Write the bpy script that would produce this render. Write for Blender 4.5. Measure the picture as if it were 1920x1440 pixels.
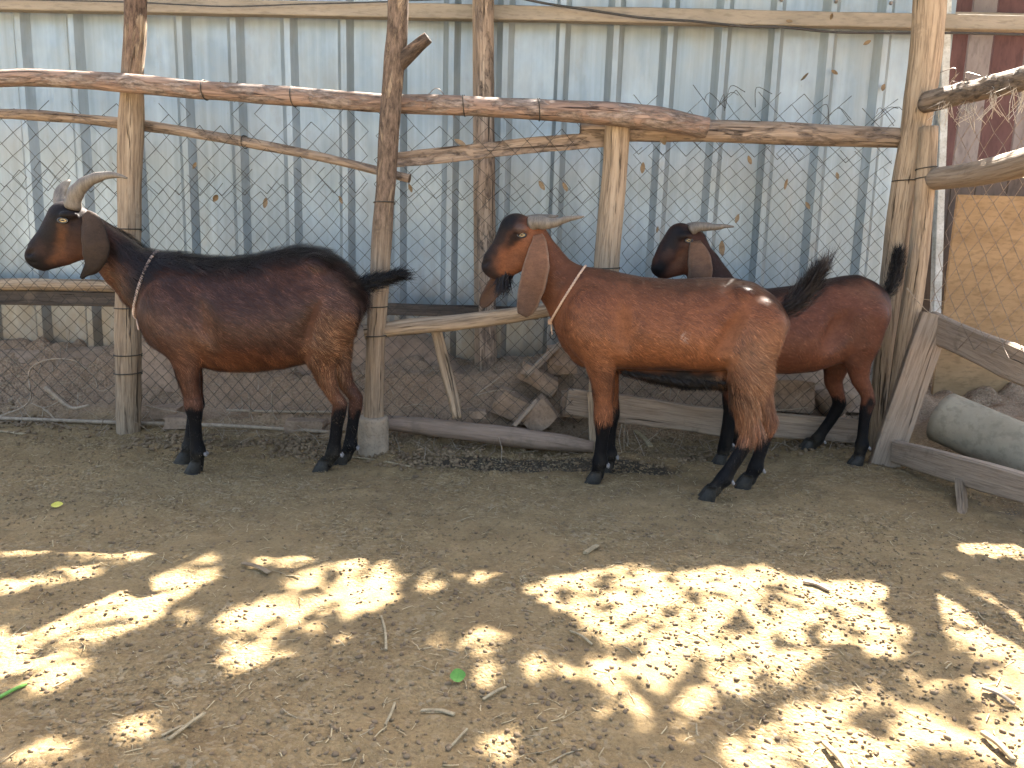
import bpy, math, random
import numpy as np
from mathutils import Matrix, Vector

for o in list(bpy.data.objects):
    bpy.data.objects.remove(o)
scene = bpy.context.scene
COL = scene.collection
rng = np.random.default_rng(7)
random.seed(7)

# ------------------------------------------------------------------ camera, sky, sun, exposure
FPX, CAM_H = 1450.0, 0.85                     # focal length in photo pixels (1920 wide), eye height
PITCH, ROLL = math.radians(10.3), math.radians(1.7)
SUN_EL = math.radians(49.0)
SUN_H = np.array([0.37, 0.929])              # horizontal direction towards the sun (behind the wall)
EXPOSURE = 3.42

vF = np.array([0, math.cos(PITCH), -math.sin(PITCH)])
U0 = np.array([0, math.sin(PITCH), math.cos(PITCH)])
X0 = np.array([1.0, 0, 0])
vR = math.cos(ROLL) * X0 + math.sin(ROLL) * U0
vU = -math.sin(ROLL) * X0 + math.cos(ROLL) * U0
CAM = np.array([0, 0, CAM_H])

cd = bpy.data.cameras.new('camera')
cam = bpy.data.objects.new('camera', cd)
COL.objects.link(cam)
cd.sensor_width = 36
cd.lens = 36 * FPX / 1920
cd.clip_start, cd.clip_end = 0.02, 500
cam.matrix_world = Matrix(((vR[0], vU[0], -vF[0], 0), (vR[1], vU[1], -vF[1], 0),
                           (vR[2], vU[2], -vF[2], CAM_H), (0, 0, 0, 1)))
scene.camera = cam

world = bpy.data.worlds.new('World')
scene.world = world
world.use_nodes = True
wn = world.node_tree.nodes
sky = wn.new('ShaderNodeTexSky')
sky.sky_type = 'NISHITA'
sky.sun_disc = False
sky.sun_elevation = SUN_EL
sky.sun_rotation = math.atan2(SUN_H[0], SUN_H[1])
sky.dust_density = 4.0
world.node_tree.links.new(sky.outputs[0], wn['Background'].inputs[0])
wn['Background'].inputs[1].default_value = 0.07

S = np.array([math.cos(SUN_EL) * SUN_H[0], math.cos(SUN_EL) * SUN_H[1], math.sin(SUN_EL)])
S = S / np.linalg.norm(S)
sl = bpy.data.lights.new('sun', 'SUN')
sl.energy = 5.0
sl.angle = math.radians(0.5)
sl.color = (1.0, 0.98, 0.94)
so = bpy.data.objects.new('sun', sl)
COL.objects.link(so)
so.rotation_euler = Vector(S).to_track_quat('Z', 'Y').to_euler()
so.location = (2, 6, 8)

vs = scene.view_settings
vs.view_transform = 'Standard'
vs.look = 'None'
vs.exposure = EXPOSURE
vs.gamma = 1.0
vs.use_curve_mapping = False
vs.use_white_balance = True                  # the phone balanced for open shade
vs.white_balance_temperature = 6900
vs.white_balance_tint = 9
scene.cycles.use_adaptive_sampling = True
scene.cycles.adaptive_threshold = 0.02
scene.cycles.max_bounces = 5
scene.cycles.diffuse_bounces = 3
scene.cycles.glossy_bounces = 2
scene.cycles.transmission_bounces = 2
scene.cycles.transparent_max_bounces = 4

# ------------------------------------------------------------------ surveying helpers (photo point -> place)
def ray(x, y): return vF + vR * (x - 960) / FPX - vU * (y - 720) / FPX
def at(x, y, Y):
    d = ray(x, y); return CAM + d * Y / d[1]
def atX(x, y, X):
    d = ray(x, y); return CAM + d * X / d[0]
def G(x, y, z=0.0):
    d = ray(x, y); return CAM + d * (z - CAM_H) / d[2]

# ------------------------------------------------------------------ noise
def _h(ix, iy, iz, seed):
    n = (ix.astype(np.int64) * 374761393 + iy.astype(np.int64) * 668265263 + iz.astype(np.int64) * 2147483647 + seed * 974711) & 0xffffffff
    n = ((n ^ (n >> 13)) * 1274126177) & 0xffffffff
    n = (n ^ (n >> 16)) & 0xffff
    return n / 65535.0
def vnoise(P, seed=0):
    P = np.asarray(P, float)
    i = np.floor(P).astype(np.int64); f = P - i
    f = f * f * (3 - 2 * f)
    r = 0
    for a in (0, 1):
        wa = f[..., 0] if a else 1 - f[..., 0]
        for b in (0, 1):
            wb = f[..., 1] if b else 1 - f[..., 1]
            for c in (0, 1):
                wc = f[..., 2] if c else 1 - f[..., 2]
                r = r + wa * wb * wc * _h(i[..., 0] + a, i[..., 1] + b, i[..., 2] + c, seed)
    return r * 2 - 1
def fbm(P, octv=4, seed=0):
    P = np.asarray(P, float); s = 0; a = 1.0
    for k in range(octv):
        s = s + a * vnoise(P, seed + k * 17); P = P * 2.03; a *= 0.5
    return s
def sstep(a, b, x):
    t = np.clip((x - a) / (b - a), 0, 1); return t * t * (3 - 2 * t)

# ------------------------------------------------------------------ object helpers
ORG = {}
def tag(o, label=None, cat=None, group=None, kind=None):
    if label: o['label'] = label
    if cat: o['category'] = cat
    if group: o['group'] = group
    if kind: o['kind'] = kind
    return o
def empty(name, loc):
    o = bpy.data.objects.new(name, None)
    o.empty_display_size = 0.05
    COL.objects.link(o)
    o.location = [float(v) for v in loc]
    ORG[o] = np.array(loc, float)
    return o
def mk(name, verts, faces, mat, parent=None, attrs=None, smooth=True, base=True):
    """one mesh object from world-space vertices"""
    verts = np.asarray(verts, float).reshape(-1, 3)
    if parent is not None: org = ORG[parent]
    elif base: org = np.array([verts[:, 0].mean(), verts[:, 1].mean(), verts[:, 2].min()])
    else: org = np.zeros(3)
    me = bpy.data.meshes.new(name)
    lv = verts - org
    if isinstance(faces, np.ndarray):
        nf, k = faces.shape
        me.vertices.add(len(lv)); me.vertices.foreach_set('co', lv.astype(np.float32).ravel())
        me.loops.add(nf * k); me.loops.foreach_set('vertex_index', faces.astype(np.int32).ravel())
        me.polygons.add(nf)
        me.polygons.foreach_set('loop_start', np.arange(0, nf * k, k, dtype=np.int32))
        me.update(calc_edges=True)
    else:
        me.from_pydata(lv.tolist(), [], [list(map(int, f)) for f in faces])
    if smooth: me.polygons.foreach_set('use_smooth', np.ones(len(me.polygons), dtype=bool))
    for k, (typ, data) in (attrs or {}).items():
        a = me.attributes.new(k, typ, 'POINT')
        data = np.asarray(data, np.float32)
        if typ == 'FLOAT_VECTOR': a.data.foreach_set('vector', data.ravel())
        elif typ == 'FLOAT_COLOR':
            if data.shape[1] == 3: data = np.concatenate([data, np.ones((len(data), 1), np.float32)], 1)
            a.data.foreach_set('color', data.ravel())
        else: a.data.foreach_set('value', data.ravel())
    if mat: me.materials.append(mat)
    o = bpy.data.objects.new(name, me)
    COL.objects.link(o)
    if parent is not None: o.parent = parent
    else: o.location = org
    ORG[o] = org
    return o
def merge(parts):
    V, Fc, n = [], [], 0
    for v, f in parts:
        v = np.asarray(v).reshape(-1, 3)
        V.append(v); Fc += [[i + n for i in q] for q in f]; n += len(v)
    return np.concatenate(V), Fc
def norm(v): v = np.asarray(v, float); return v / (np.linalg.norm(v) + 1e-12)
def resample(pts, step):
    pts = np.asarray(pts, float)
    if len(pts) > 2:                               # Catmull-Rom
        q = []
        ex = np.concatenate([[2 * pts[0] - pts[1]], pts, [2 * pts[-1] - pts[-2]]])
        for i in range(len(pts) - 1):
            p0, p1, p2, p3 = ex[i:i + 4]
            n = max(2, int(np.ceil(np.linalg.norm((p2 - p1)[:3]) / step)))
            for t in np.arange(n) / n:
                q.append(0.5 * ((2 * p1) + (-p0 + p2) * t + (2 * p0 - 5 * p1 + 4 * p2 - p3) * t * t + (-p0 + 3 * p1 - 3 * p2 + p3) * t ** 3))
        q.append(pts[-1]); return np.array(q)
    n = max(2, int(np.ceil(np.linalg.norm((pts[1] - pts[0])[:3]) / step)))
    t = np.linspace(0, 1, n + 1)[:, None]
    return pts[0] * (1 - t) + pts[1] * t
def sweep(pts, nseg=14, step=0.04, rough=0.0, prof=None, up=None, seed=0, cap=True, flare=None):
    """tube or board along pts [(x,y,z,r)]; prof = list of (a,b) multipliers (board), r scales it. returns v, f, wco"""
    P = resample(pts, step)
    C, Rr = P[:, :3], P[:, 3]
    n = len(C)
    T = np.gradient(C, axis=0); T /= np.linalg.norm(T, axis=1)[:, None] + 1e-12
    ref = np.array(up if up is not None else ([0, 0, 1.0] if abs(T[0][2]) < 0.85 else [0, -1.0, 0]), float)
    V, W = [], []
    s = 0
    if prof is None:
        th = np.arange(nseg) * 2 * np.pi / nseg
        pr = np.stack([np.cos(th), np.sin(th)], 1)
    else:
        pr = np.array(prof, float); nseg = len(pr)
    for i in range(n):
        if i: s += np.linalg.norm(C[i] - C[i - 1])
        A = norm(np.cross(T[i], ref)); B = norm(np.cross(A, T[i]))
        rr = np.full(nseg, Rr[i])
        if rough:
            q = np.stack([pr[:, 0] * 1.3 + seed * 3.7, pr[:, 1] * 1.3, np.full(nseg, s * 6.0)], 1)
            rr = rr * (1 + rough * fbm(q, 3, seed))
        ring = C[i] + A * (pr[:, 0] * rr)[:, None] + B * (pr[:, 1] * rr)[:, None]
        V.append(ring)
        W.append(np.stack([pr[:, 0] * Rr[i] + seed * 1.31, pr[:, 1] * Rr[i] + seed * 0.77, np.full(nseg, s)], 1))
    V = np.concatenate(V); W = np.concatenate(W)
    Fc = []
    for i in range(n - 1):
        a, b = i * nseg, (i + 1) * nseg
        for j in range(nseg):
            k = (j + 1) % nseg
            Fc.append([a + j, a + k, b + k, b + j])
    if cap:
        for (i, rev) in ((0, True), (n - 1, False)):
            c = V[i * nseg:(i + 1) * nseg].mean(0)
            V = np.concatenate([V, [c]]); W = np.concatenate([W, [[seed * 1.31, seed * .77, 99.0 + i * 0.01]]])
            ci = len(V) - 1
            for j in range(nseg):
                k = (j + 1) % nseg
                q = [i * nseg + j, i * nseg + k, ci]
                Fc.append(q[::-1] if rev else q)
    return V, Fc, W
def pole(name, pts, mat, parent=None, rough=0.10, nseg=14, seed=None, step=0.035):
    seed = seed if seed is not None else random.randint(1, 500)
    v, f, w = sweep(pts, nseg=nseg, rough=rough, seed=seed, step=step)
    return mk(name, v, f, mat, parent, {'wco': ('FLOAT_VECTOR', w)})
def boardprof(w, t, c=0.12):
    c = c * t
    return [(-w + c, -t), (w - c, -t), (w, -t + c), (w, t - c), (w - c, t), (-w + c, t), (-w, t - c), (-w, -t + c)]
def board(name, p0, p1, w, t, mat, parent=None, up=None, seed=None, rough=0.05, step=0.06, mid=None):
    """w: half width (along cross(T, up)), t: half thickness (towards up)"""
    seed = seed if seed is not None else random.randint(1, 500)
    pts = [list(p0) + [1]] + ([list(m) + [1] for m in mid] if mid else []) + [list(p1) + [1]]
    v, f, wc = sweep(pts, prof=boardprof(w, t), step=step, rough=rough, seed=seed, up=up)
    wc[:, :2] = wc[:, :2] * 1.0
    return mk(name, v, f, mat, parent, {'wco': ('FLOAT_VECTOR', wc)}, smooth=False)
def wirepts(pts, r=0.0013, nseg=4, step=0.03):
    v, f, w = sweep([list(p) + [r] for p in pts], nseg=nseg, step=step)
    return v, f

# ------------------------------------------------------------------ materials
class NT:
    def __init__(s, name):
        s.m = bpy.data.materials.new(name); s.m.use_nodes = True
        s.t = s.m.node_tree; s.t.nodes.clear()
        s.out = s.t.nodes.new('ShaderNodeOutputMaterial')
    def n(s, typ, inp=None, **props):
        nd = s.t.nodes.new('ShaderNode' + typ)
        for k, v in props.items(): setattr(nd, k, v)
        for k, v in (inp or {}).items():
            if isinstance(v, bpy.types.NodeSocket): s.t.links.new(v, nd.inputs[k])
            else: nd.inputs[k].default_value = v
        return nd
    def co(s, kind='Object'): return s.n('TexCoord').outputs[kind]
    def attr(s, name, out='Vector'): return s.n('Attribute', attribute_name=name).outputs[out]
    def map(s, vec, scale=(1, 1, 1), loc=(0, 0, 0)):
        return s.n('Mapping', {'Vector': vec, 'Scale': scale, 'Location': loc}).outputs[0]
    def noise(s, vec, scale, detail=4, rough=0.55, dist=0.0):
        return s.n('TexNoise', {'Vector': vec, 'Scale': scale, 'Detail': detail, 'Roughness': rough, 'Distortion': dist}).outputs['Fac']
    def ramp(s, fac, stops, interp='LINEAR'):
        nd = s.n('ValToRGB', {'Fac': fac}); cr = nd.color_ramp; cr.interpolation = interp
        while len(cr.elements) < len(stops): cr.elements.new(0.5)
        for e, (p, c) in zip(cr.elements, stops):
            e.position = p; e.color = (c, c, c, 1) if isinstance(c, (int, float)) else tuple(c) + (1,)
        return nd.outputs[0]
    def mix(s, fac, a, b, mode='MIX'):
        nd = s.n('Mix', data_type='RGBA', blend_type=mode)
        for k, v in ((0, fac), (6, a), (7, b)):
            if isinstance(v, bpy.types.NodeSocket): s.t.links.new(v, nd.inputs[k])
            elif k == 0: nd.inputs[0].default_value = v
            else: nd.inputs[k].default_value = tuple(v) + (1,)
        return nd.outputs[2]
    def math(s, op, a, b=0.0, clamp=False):
        nd = s.n('Math', {0: a, 1: b}, operation=op); nd.use_clamp = clamp
        return nd.outputs[0]
    def bump(s, h, strength=0.5, dist=0.01, prev=None):
        i = {'Height': h, 'Strength': strength, 'Distance': dist}
        if prev is not None: i['Normal'] = prev
        return s.n('Bump', i).outputs[0]
    def done(s, color, rough=0.8, normal=None, metallic=0.0, spec=0.3, extra=None):
        i = {'Base Color': color if isinstance(color, bpy.types.NodeSocket) else tuple(color) + (1,), 'Roughness': rough,
             'Metallic': metallic, 'Specular IOR Level': spec}
        if normal is not None: i['Normal'] = normal
        if extra: i.update(extra)
        b = s.n('BsdfPrincipled', i)
        s.t.links.new(b.outputs[0], s.out.inputs[0])
        return s.m

def wood_mat(name, light, mid, dark, bark=0.0, barkcol=(0.05, 0.035, 0.025), dusty=0.0, bark_to=None, crack_at=0.60):
    m = NT(name); w = m.attr('wco')
    g1 = m.noise(m.map(w, (55, 55, 3.0)), 1.0, 6, 0.65, 0.4)
    g2 = m.noise(m.map(w, (150, 150, 9)), 1.0, 3, 0.6)
    bl = m.noise(m.map(w, (6, 6, 4)), 1.0, 4, 0.6)
    c = m.ramp(g1, [(0.28, dark), (0.46, mid), (0.68, light)])
    c = m.mix(m.ramp(bl, [(0.35, 0.0), (0.7, 0.55)]), c, mid)
    c = m.mix(m.ramp(g2, [(0.38, 0.55), (0.5, 0.0)]), c, dark)
    crack = m.noise(m.map(w, (38, 38, 1.6)), 1.0, 4, 0.7, 0.8)
    cr = m.ramp(crack, [(crack_at, 0.0), (crack_at + 0.05, 0.9)])
    c = m.mix(cr, c, [v * 0.35 for v in dark])
    if bark:
        bn = m.noise(m.map(w, (22, 22, 7)), 1.0, 6, 0.7, 0.6)
        bf = m.ramp(bn, [(0.38 + 0.3 * bark, 1.0), (0.46 + 0.3 * bark, 0.0)])
        if bark_to:                                   # bark left only on the upper stretch of the post
            zz_ = m.n('SeparateXYZ', {0: w}).outputs[2]
            bf = m.math('MULTIPLY', bf, m.n('MapRange', {0: m.math('ADD', zz_, m.math('MULTIPLY', bl, 0.3)), 1: bark_to, 2: bark_to + 0.25, 3: 1.0, 4: 0.06}).outputs[0])
        bf2 = m.noise(m.map(w, (70, 70, 22)), 1.0, 4, 0.7)
        bc = m.ramp(bf2, [(0.35, [v * 0.5 for v in barkcol]), (0.65, [v * 1.9 for v in barkcol])])
        c = m.mix(bf, c, bc)
    c = m.n('HueSaturation', {'Saturation': 0.93, 'Value': 1.0, 'Color': c}).outputs[0]      # sun-bleached timber
    # dung and dust splashes with a shape of their own
    dn = m.noise(m.co('Object'), 9.0, 5, 0.7)
    c = m.mix(m.ramp(dn, [(0.62 - 0.12 * dusty, 0.0), (0.74 - 0.12 * dusty, 0.6)]), c, (0.16, 0.12, 0.085))
    h = m.math('ADD', m.math('MULTIPLY', g1, 0.6), m.math('MULTIPLY', g2, 0.3))
    h = m.math('SUBTRACT', h, m.math('MULTIPLY', cr, 0.8))
    if bark: h = m.math('ADD', h, m.math('MULTIPLY', bf, 0.5))
    return m.done(c, 0.82, m.bump(h, 1.0, 0.008), spec=0.15)

M = {}
M['wood_pale'] = wood_mat('wood_pale', (0.45, 0.34, 0.225), (0.31, 0.222, 0.14), (0.115, 0.078, 0.05))
M['wood_strip'] = wood_mat('wood_strip', (0.40, 0.30, 0.21), (0.28, 0.20, 0.14), (0.11, 0.075, 0.052), bark=0.1, barkcol=(0.13, 0.095, 0.07))
M['wood_bark'] = wood_mat('wood_bark', (0.26, 0.165, 0.10), (0.165, 0.105, 0.07), (0.06, 0.04, 0.03), bark=0.55)
M['wood_post_a'] = wood_mat('wood_post_a', (0.42, 0.32, 0.21), (0.285, 0.205, 0.13), (0.10, 0.068, 0.045), bark=0.5, barkcol=(0.10, 0.065, 0.045), bark_to=0.45)
M['wood_post_b'] = wood_mat('wood_post_b', (0.41, 0.305, 0.20), (0.28, 0.198, 0.125), (0.10, 0.068, 0.045), bark=0.55, barkcol=(0.095, 0.065, 0.045), bark_to=0.95)
M['wood_red'] = wood_mat('wood_red', (0.36, 0.25, 0.185), (0.25, 0.16, 0.115), (0.105, 0.066, 0.048), bark=0.26, barkcol=(0.165, 0.125, 0.10))
M['wood_rail'] = wood_mat('wood_rail', (0.36, 0.27, 0.19), (0.25, 0.18, 0.125), (0.10, 0.07, 0.05), bark=0.12, barkcol=(0.14, 0.105, 0.08))
M['wood_grey'] = wood_mat('wood_grey', (0.36, 0.272, 0.192), (0.285, 0.207, 0.142), (0.175, 0.122, 0.082), dusty=0.3, crack_at=0.68)
M['wood_dark'] = wood_mat('wood_dark', (0.13, 0.10, 0.075), (0.08, 0.062, 0.048), (0.035, 0.028, 0.022), dusty=0.5)
M['wood_dirty'] = wood_mat('wood_dirty', (0.31, 0.215, 0.155), (0.25, 0.172, 0.12), (0.16, 0.11, 0.078), dusty=0.6, crack_at=0.68)

def ground_mat():
    m = NT('packed_dung_soil'); p = m.co('Object')
    big = m.noise(p, 1.3, 4, 0.55)
    midn = m.noise(p, 9, 6, 0.65)
    fine = m.noise(p, 120, 5, 0.7)
    vf = m.noise(p, 420, 3, 0.7)
    c = m.ramp(midn, [(0.28, (0.145, 0.095, 0.046)), (0.5, (0.228, 0.153, 0.074)), (0.75, (0.31, 0.216, 0.110))])
    c = m.mix(m.ramp(big, [(0.35, 0.0), (0.65, 0.7)]), c, (0.255, 0.176, 0.085))
    c = m.mix(m.ramp(fine, [(0.3, 0.75), (0.5, 0.0)]), c, (0.10, 0.066, 0.038))
    c = m.mix(m.ramp(vf, [(0.58, 0.0), (0.72, 0.6)]), c, (0.42, 0.34, 0.22))
    # wet, dung-black hollow in front of the low log, and the urine-wet patch beside the hoof
    yard_bounce = m.n('MapRange', {0: m.n('SeparateXYZ', {0: p}).outputs[1], 1: 0.2, 2: -0.8, 3: 0.0, 4: 0.85}).outputs[0]
    c = m.mix(yard_bounce, c, (0.52, 0.44, 0.33))                # unseen ground behind the camera, made paler to bounce light into the pen
    bk = m.attr('bank', 'Fac')
    c = m.mix(m.math('MULTIPLY', bk, 0.75), c, m.ramp(fine, [(0.3, (0.19, 0.122, 0.083)), (0.6, (0.34, 0.228, 0.158))]))
    wet = m.attr('wet', 'Fac')
    wn_ = m.math('ADD', wet, m.math('MULTIPLY', m.math('SUBTRACT', midn, 0.5), 0.9))
    wf = m.ramp(wn_, [(0.35, 0.0), (0.62, 0.9)])
    c = m.mix(wf, c, (0.036, 0.03, 0.024))
    wp = m.n('VectorMath', {0: p, 1: m.n('TexNoise', {'Vector': p, 'Scale': 60.0, 'Detail': 2.0}).outputs['Color']}, operation='MULTIPLY_ADD')
    wp.inputs[1].default_value = (1, 1, 1); wv = m.n('VectorMath', {0: m.n('TexNoise', {'Vector': p, 'Scale': 45.0, 'Detail': 2.0}).outputs['Color'], 1: (0.012, 0.012, 0.012)}, operation='MULTIPLY').outputs[0]
    m.t.nodes.remove(wp)
    wp = m.n('VectorMath', {0: p, 1: wv}, operation='ADD').outputs[0]
    vo = m.n('TexVoronoi', {'Vector': wp, 'Scale': 105.0, 'Randomness': 1.0})
    cell = m.n('SeparateColor', {0: vo.outputs['Color']}).outputs[0]
    clod = m.ramp(vo.outputs['Distance'], [(0.15, 1.0), (0.75, 0.0)])
    amt = m.ramp(m.noise(p, 2.6, 3, 0.6), [(0.38, 0.15), (0.62, 1.0)])
    c = m.mix(m.math('MULTIPLY', amt, m.ramp(cell, [(0.0, 0.55), (0.45, 0.0)])), c, (0.10, 0.067, 0.038))
    c = m.mix(m.math('MULTIPLY', amt, m.ramp(cell, [(0.75, 0.0), (1.0, 0.6)])), c, (0.33, 0.265, 0.175))
    h = m.math('ADD', m.math('MULTIPLY', midn, 0.5), m.math('MULTIPLY', fine, 0.35))
    h = m.math('ADD', h, m.math('MULTIPLY', m.math('MULTIPLY', clod, amt), 0.45))
    h = m.math('ADD', h, m.math('MULTIPLY', vf, 0.15))
    return m.done(c, m.ramp(wf, [(0, 0.95), (1, 0.6)]), m.bump(h, 0.8, 0.014), spec=0.12)
M['ground'] = ground_mat()

def sheet_mat():
    m = NT('weathered_zinc_sheet'); p = m.co('Object')
    st = m.noise(m.map(p, (26, 26, 0.55)), 1.0, 5, 0.6)
    sp = m.noise(m.map(p, (1, 1, 0.6)), 5.0, 4, 0.6)
    fl = m.noise(p, 60, 3, 0.6)
    c = m.ramp(st, [(0.25, (0.185, 0.22, 0.232)), (0.5, (0.23, 0.272, 0.288)), (0.75, (0.28, 0.328, 0.35))])
    hz = m.noise(m.map(p, (1, 1, 0.45), (3.1, 0, 7.7)), 2.3, 5, 0.65)
    c = m.mix(m.ramp(hz, [(0.48, 0.0), (0.66, 0.6)]), c, (0.39, 0.445, 0.475))
    c = m.mix(m.ramp(sp, [(0.45, 0.0), (0.75, 0.4)]), c, (0.31, 0.31, 0.275))
    c = m.mix(m.ramp(fl, [(0.68, 0.0), (0.76, 0.35)]), c, (0.20, 0.18, 0.145))
    # mud splashed up from the ground, fading with height
    z = m.n('SeparateXYZ', {0: p}).outputs[2]
    gr = m.math('ADD', m.n('MapRange', {0: z, 1: 0.15, 2: 0.75, 3: 0.55, 4: 0.0}).outputs[0], m.math('MULTIPLY', m.math('SUBTRACT', m.noise(m.map(p, (1, 1, 0.5)), 8, 5, 0.7), 0.5), 0.8))
    c = m.mix(m.ramp(gr, [(0.05, 0.0), (0.45, 0.85)]), c, (0.21, 0.165, 0.115))
    dr = m.noise(m.map(p, (14, 14, 0.9)), 1.0, 5, 0.7, 0.3)
    c = m.mix(m.ramp(dr, [(0.60, 0.0), (0.78, 0.35)]), c, (0.22, 0.20, 0.165))
    rough = m.ramp(sp, [(0.3, 0.36), (0.7, 0.55)])
    return m.done(c, rough, m.bump(m.math('ADD', m.math('MULTIPLY', sp, 1.0), m.math('MULTIPLY', fl, 0.03)), 0.35, 0.02), metallic=0.5, spec=0.4)
M['sheet'] = sheet_mat()

def plain(name, c1, c2, scale=20, rough=0.8, bump=0.4, bd=0.005, metallic=0.0, spec=0.25, coord='Object', stretch=(1, 1, 1)):
    m = NT(name); p = m.map(m.co(coord), stretch)
    n1 = m.noise(p, scale, 5, 0.65); n2 = m.noise(p, scale * 6, 3, 0.6)
    c = m.ramp(n1, [(0.3, c1), (0.7, c2)])
    c = m.mix(m.ramp(n2, [(0.35, 0.35), (0.5, 0.0)]), c, [v * 0.5 for v in c1])
    return m.done(c, rough, m.bump(m.math('ADD', n1, m.math('MULTIPLY', n2, 0.4)), bump, bd), metallic, spec)
M['wire'] = plain('rusty_wire', (0.035, 0.032, 0.028), (0.075, 0.067, 0.054), 60, 0.65, 0.2, 0.001, 0.4)
M['wire_pale'] = plain('rust_brown_wire', (0.15, 0.10, 0.072), (0.30, 0.235, 0.18), 60, 0.5, 0.2, 0.001, 0.4)
M['cable'] = plain('black_cable', (0.03, 0.03, 0.03), (0.06, 0.055, 0.05), 30, 0.6)
M['purlin'] = plain('dusty_purlin', (0.20, 0.17, 0.13), (0.30, 0.255, 0.20), 14, 0.85, 0.5, 0.006, stretch=(0.2, 1, 1))
M['mud'] = plain('mud_plaster', (0.19, 0.127, 0.083), (0.34, 0.235, 0.16), 4.5, 0.95, 0.7, 0.015)
M['stone'] = plain('dusty_stone', (0.20, 0.135, 0.09), (0.34, 0.24, 0.165), 14, 0.92, 0.7, 0.012)
M['concrete'] = plain('pipe_concrete', (0.22, 0.185, 0.13), (0.33, 0.28, 0.20), 5, 0.85, 0.15, 0.003)
M['block'] = plain('worn_stump', (0.24, 0.185, 0.13), (0.36, 0.28, 0.20), 18, 0.9, 0.6, 0.008)
M['whitepost'] = plain('chipped_white_post', (0.33, 0.32, 0.28), (0.55, 0.56, 0.53), 16, 0.8, 0.4, 0.005)
M['straw'] = plain('straw', (0.20, 0.15, 0.085), (0.40, 0.32, 0.195), 35, 0.7, 0.3, 0.002)
M['chaff'] = plain('chaff', (0.30, 0.22, 0.115), (0.52, 0.41, 0.24), 35, 0.7, 0.3, 0.002)
M['twig'] = plain('dry_twig', (0.22, 0.165, 0.115), (0.38, 0.30, 0.215), 40, 0.85, 0.3, 0.002)
M['deadleaf'] = plain('dead_leaf', (0.13, 0.09, 0.055), (0.26, 0.19, 0.115), 40, 0.8, 0.3, 0.002)
M['greenleaf'] = plain('fresh_leaf', (0.09, 0.22, 0.035), (0.16, 0.32, 0.06), 40, 0.45, 0.2, 0.002)
M['yellowleaf'] = plain('yellow_leaf', (0.5, 0.42, 0.06), (0.62, 0.52, 0.12), 40, 0.6, 0.2, 0.002)
M['pellet'] = plain('dung_pellet', (0.105, 0.07, 0.042), (0.25, 0.172, 0.098), 9, 0.85, 0.5, 0.003)
M['crumb'] = plain('soil_crumb', (0.11, 0.075, 0.042), (0.33, 0.235, 0.13), 25, 0.95, 0.5, 0.003)
M['plywood'] = plain('ochre_plywood', (0.22, 0.135, 0.065), (0.35, 0.225, 0.115), 3.5, 0.8, 0.3, 0.003, stretch=(1, 1, 3))
M['maroon'] = plain('maroon_paint', (0.065, 0.03, 0.029), (0.11, 0.055, 0.052), 9, 0.75, 0.3, 0.004, stretch=(1, 1, 0.3))
M['greypanel'] = plain('faded_grey_panel', (0.14, 0.115, 0.11), (0.22, 0.19, 0.18), 9, 0.7, 0.3, 0.004, stretch=(1, 1, 0.3))
M['brownpanel'] = plain('dusty_brown_panel', (0.075, 0.055, 0.045), (0.125, 0.095, 0.078), 9, 0.85, 0.4, 0.004, stretch=(1, 1, 0.3))
M['fibre'] = plain('frayed_fibre', (0.38, 0.33, 0.27), (0.55, 0.49, 0.41), 40, 0.8, 0.2, 0.001)
M['ropered'] = plain('pink_white_rope', (0.40, 0.22, 0.17), (0.75, 0.66, 0.56), 240, 0.8, 0.6, 0.002)
M['ropepale'] = plain('pale_rope', (0.42, 0.27, 0.19), (0.6, 0.44, 0.32), 200, 0.8, 0.6, 0.002)
M['horn'] = plain('goat_horn', (0.085, 0.07, 0.055), (0.175, 0.148, 0.12), 30, 0.5, 0.6, 0.003, spec=0.35, stretch=(4, 1, 1))
M['hoof'] = plain('goat_hoof', (0.008, 0.008, 0.008), (0.05, 0.042, 0.032), 30, 0.55, 0.4, 0.002)
M['claw'] = plain('dewclaw', (0.16, 0.14, 0.125), (0.28, 0.25, 0.23), 30, 0.6, 0.3, 0.002)
M['iris'] = plain('amber_eye', (0.38, 0.26, 0.11), (0.5, 0.38, 0.2), 90, 0.15, 0.0, 0.001, spec=0.6)
M['pupil'] = plain('eye_black', (0.008, 0.008, 0.008), (0.012, 0.012, 0.012), 30, 0.15, 0.0, 0.001, spec=0.6)
M['treebark'] = plain('tree_bark', (0.08, 0.06, 0.045), (0.16, 0.125, 0.09), 14, 0.9, 0.8, 0.02)

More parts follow.
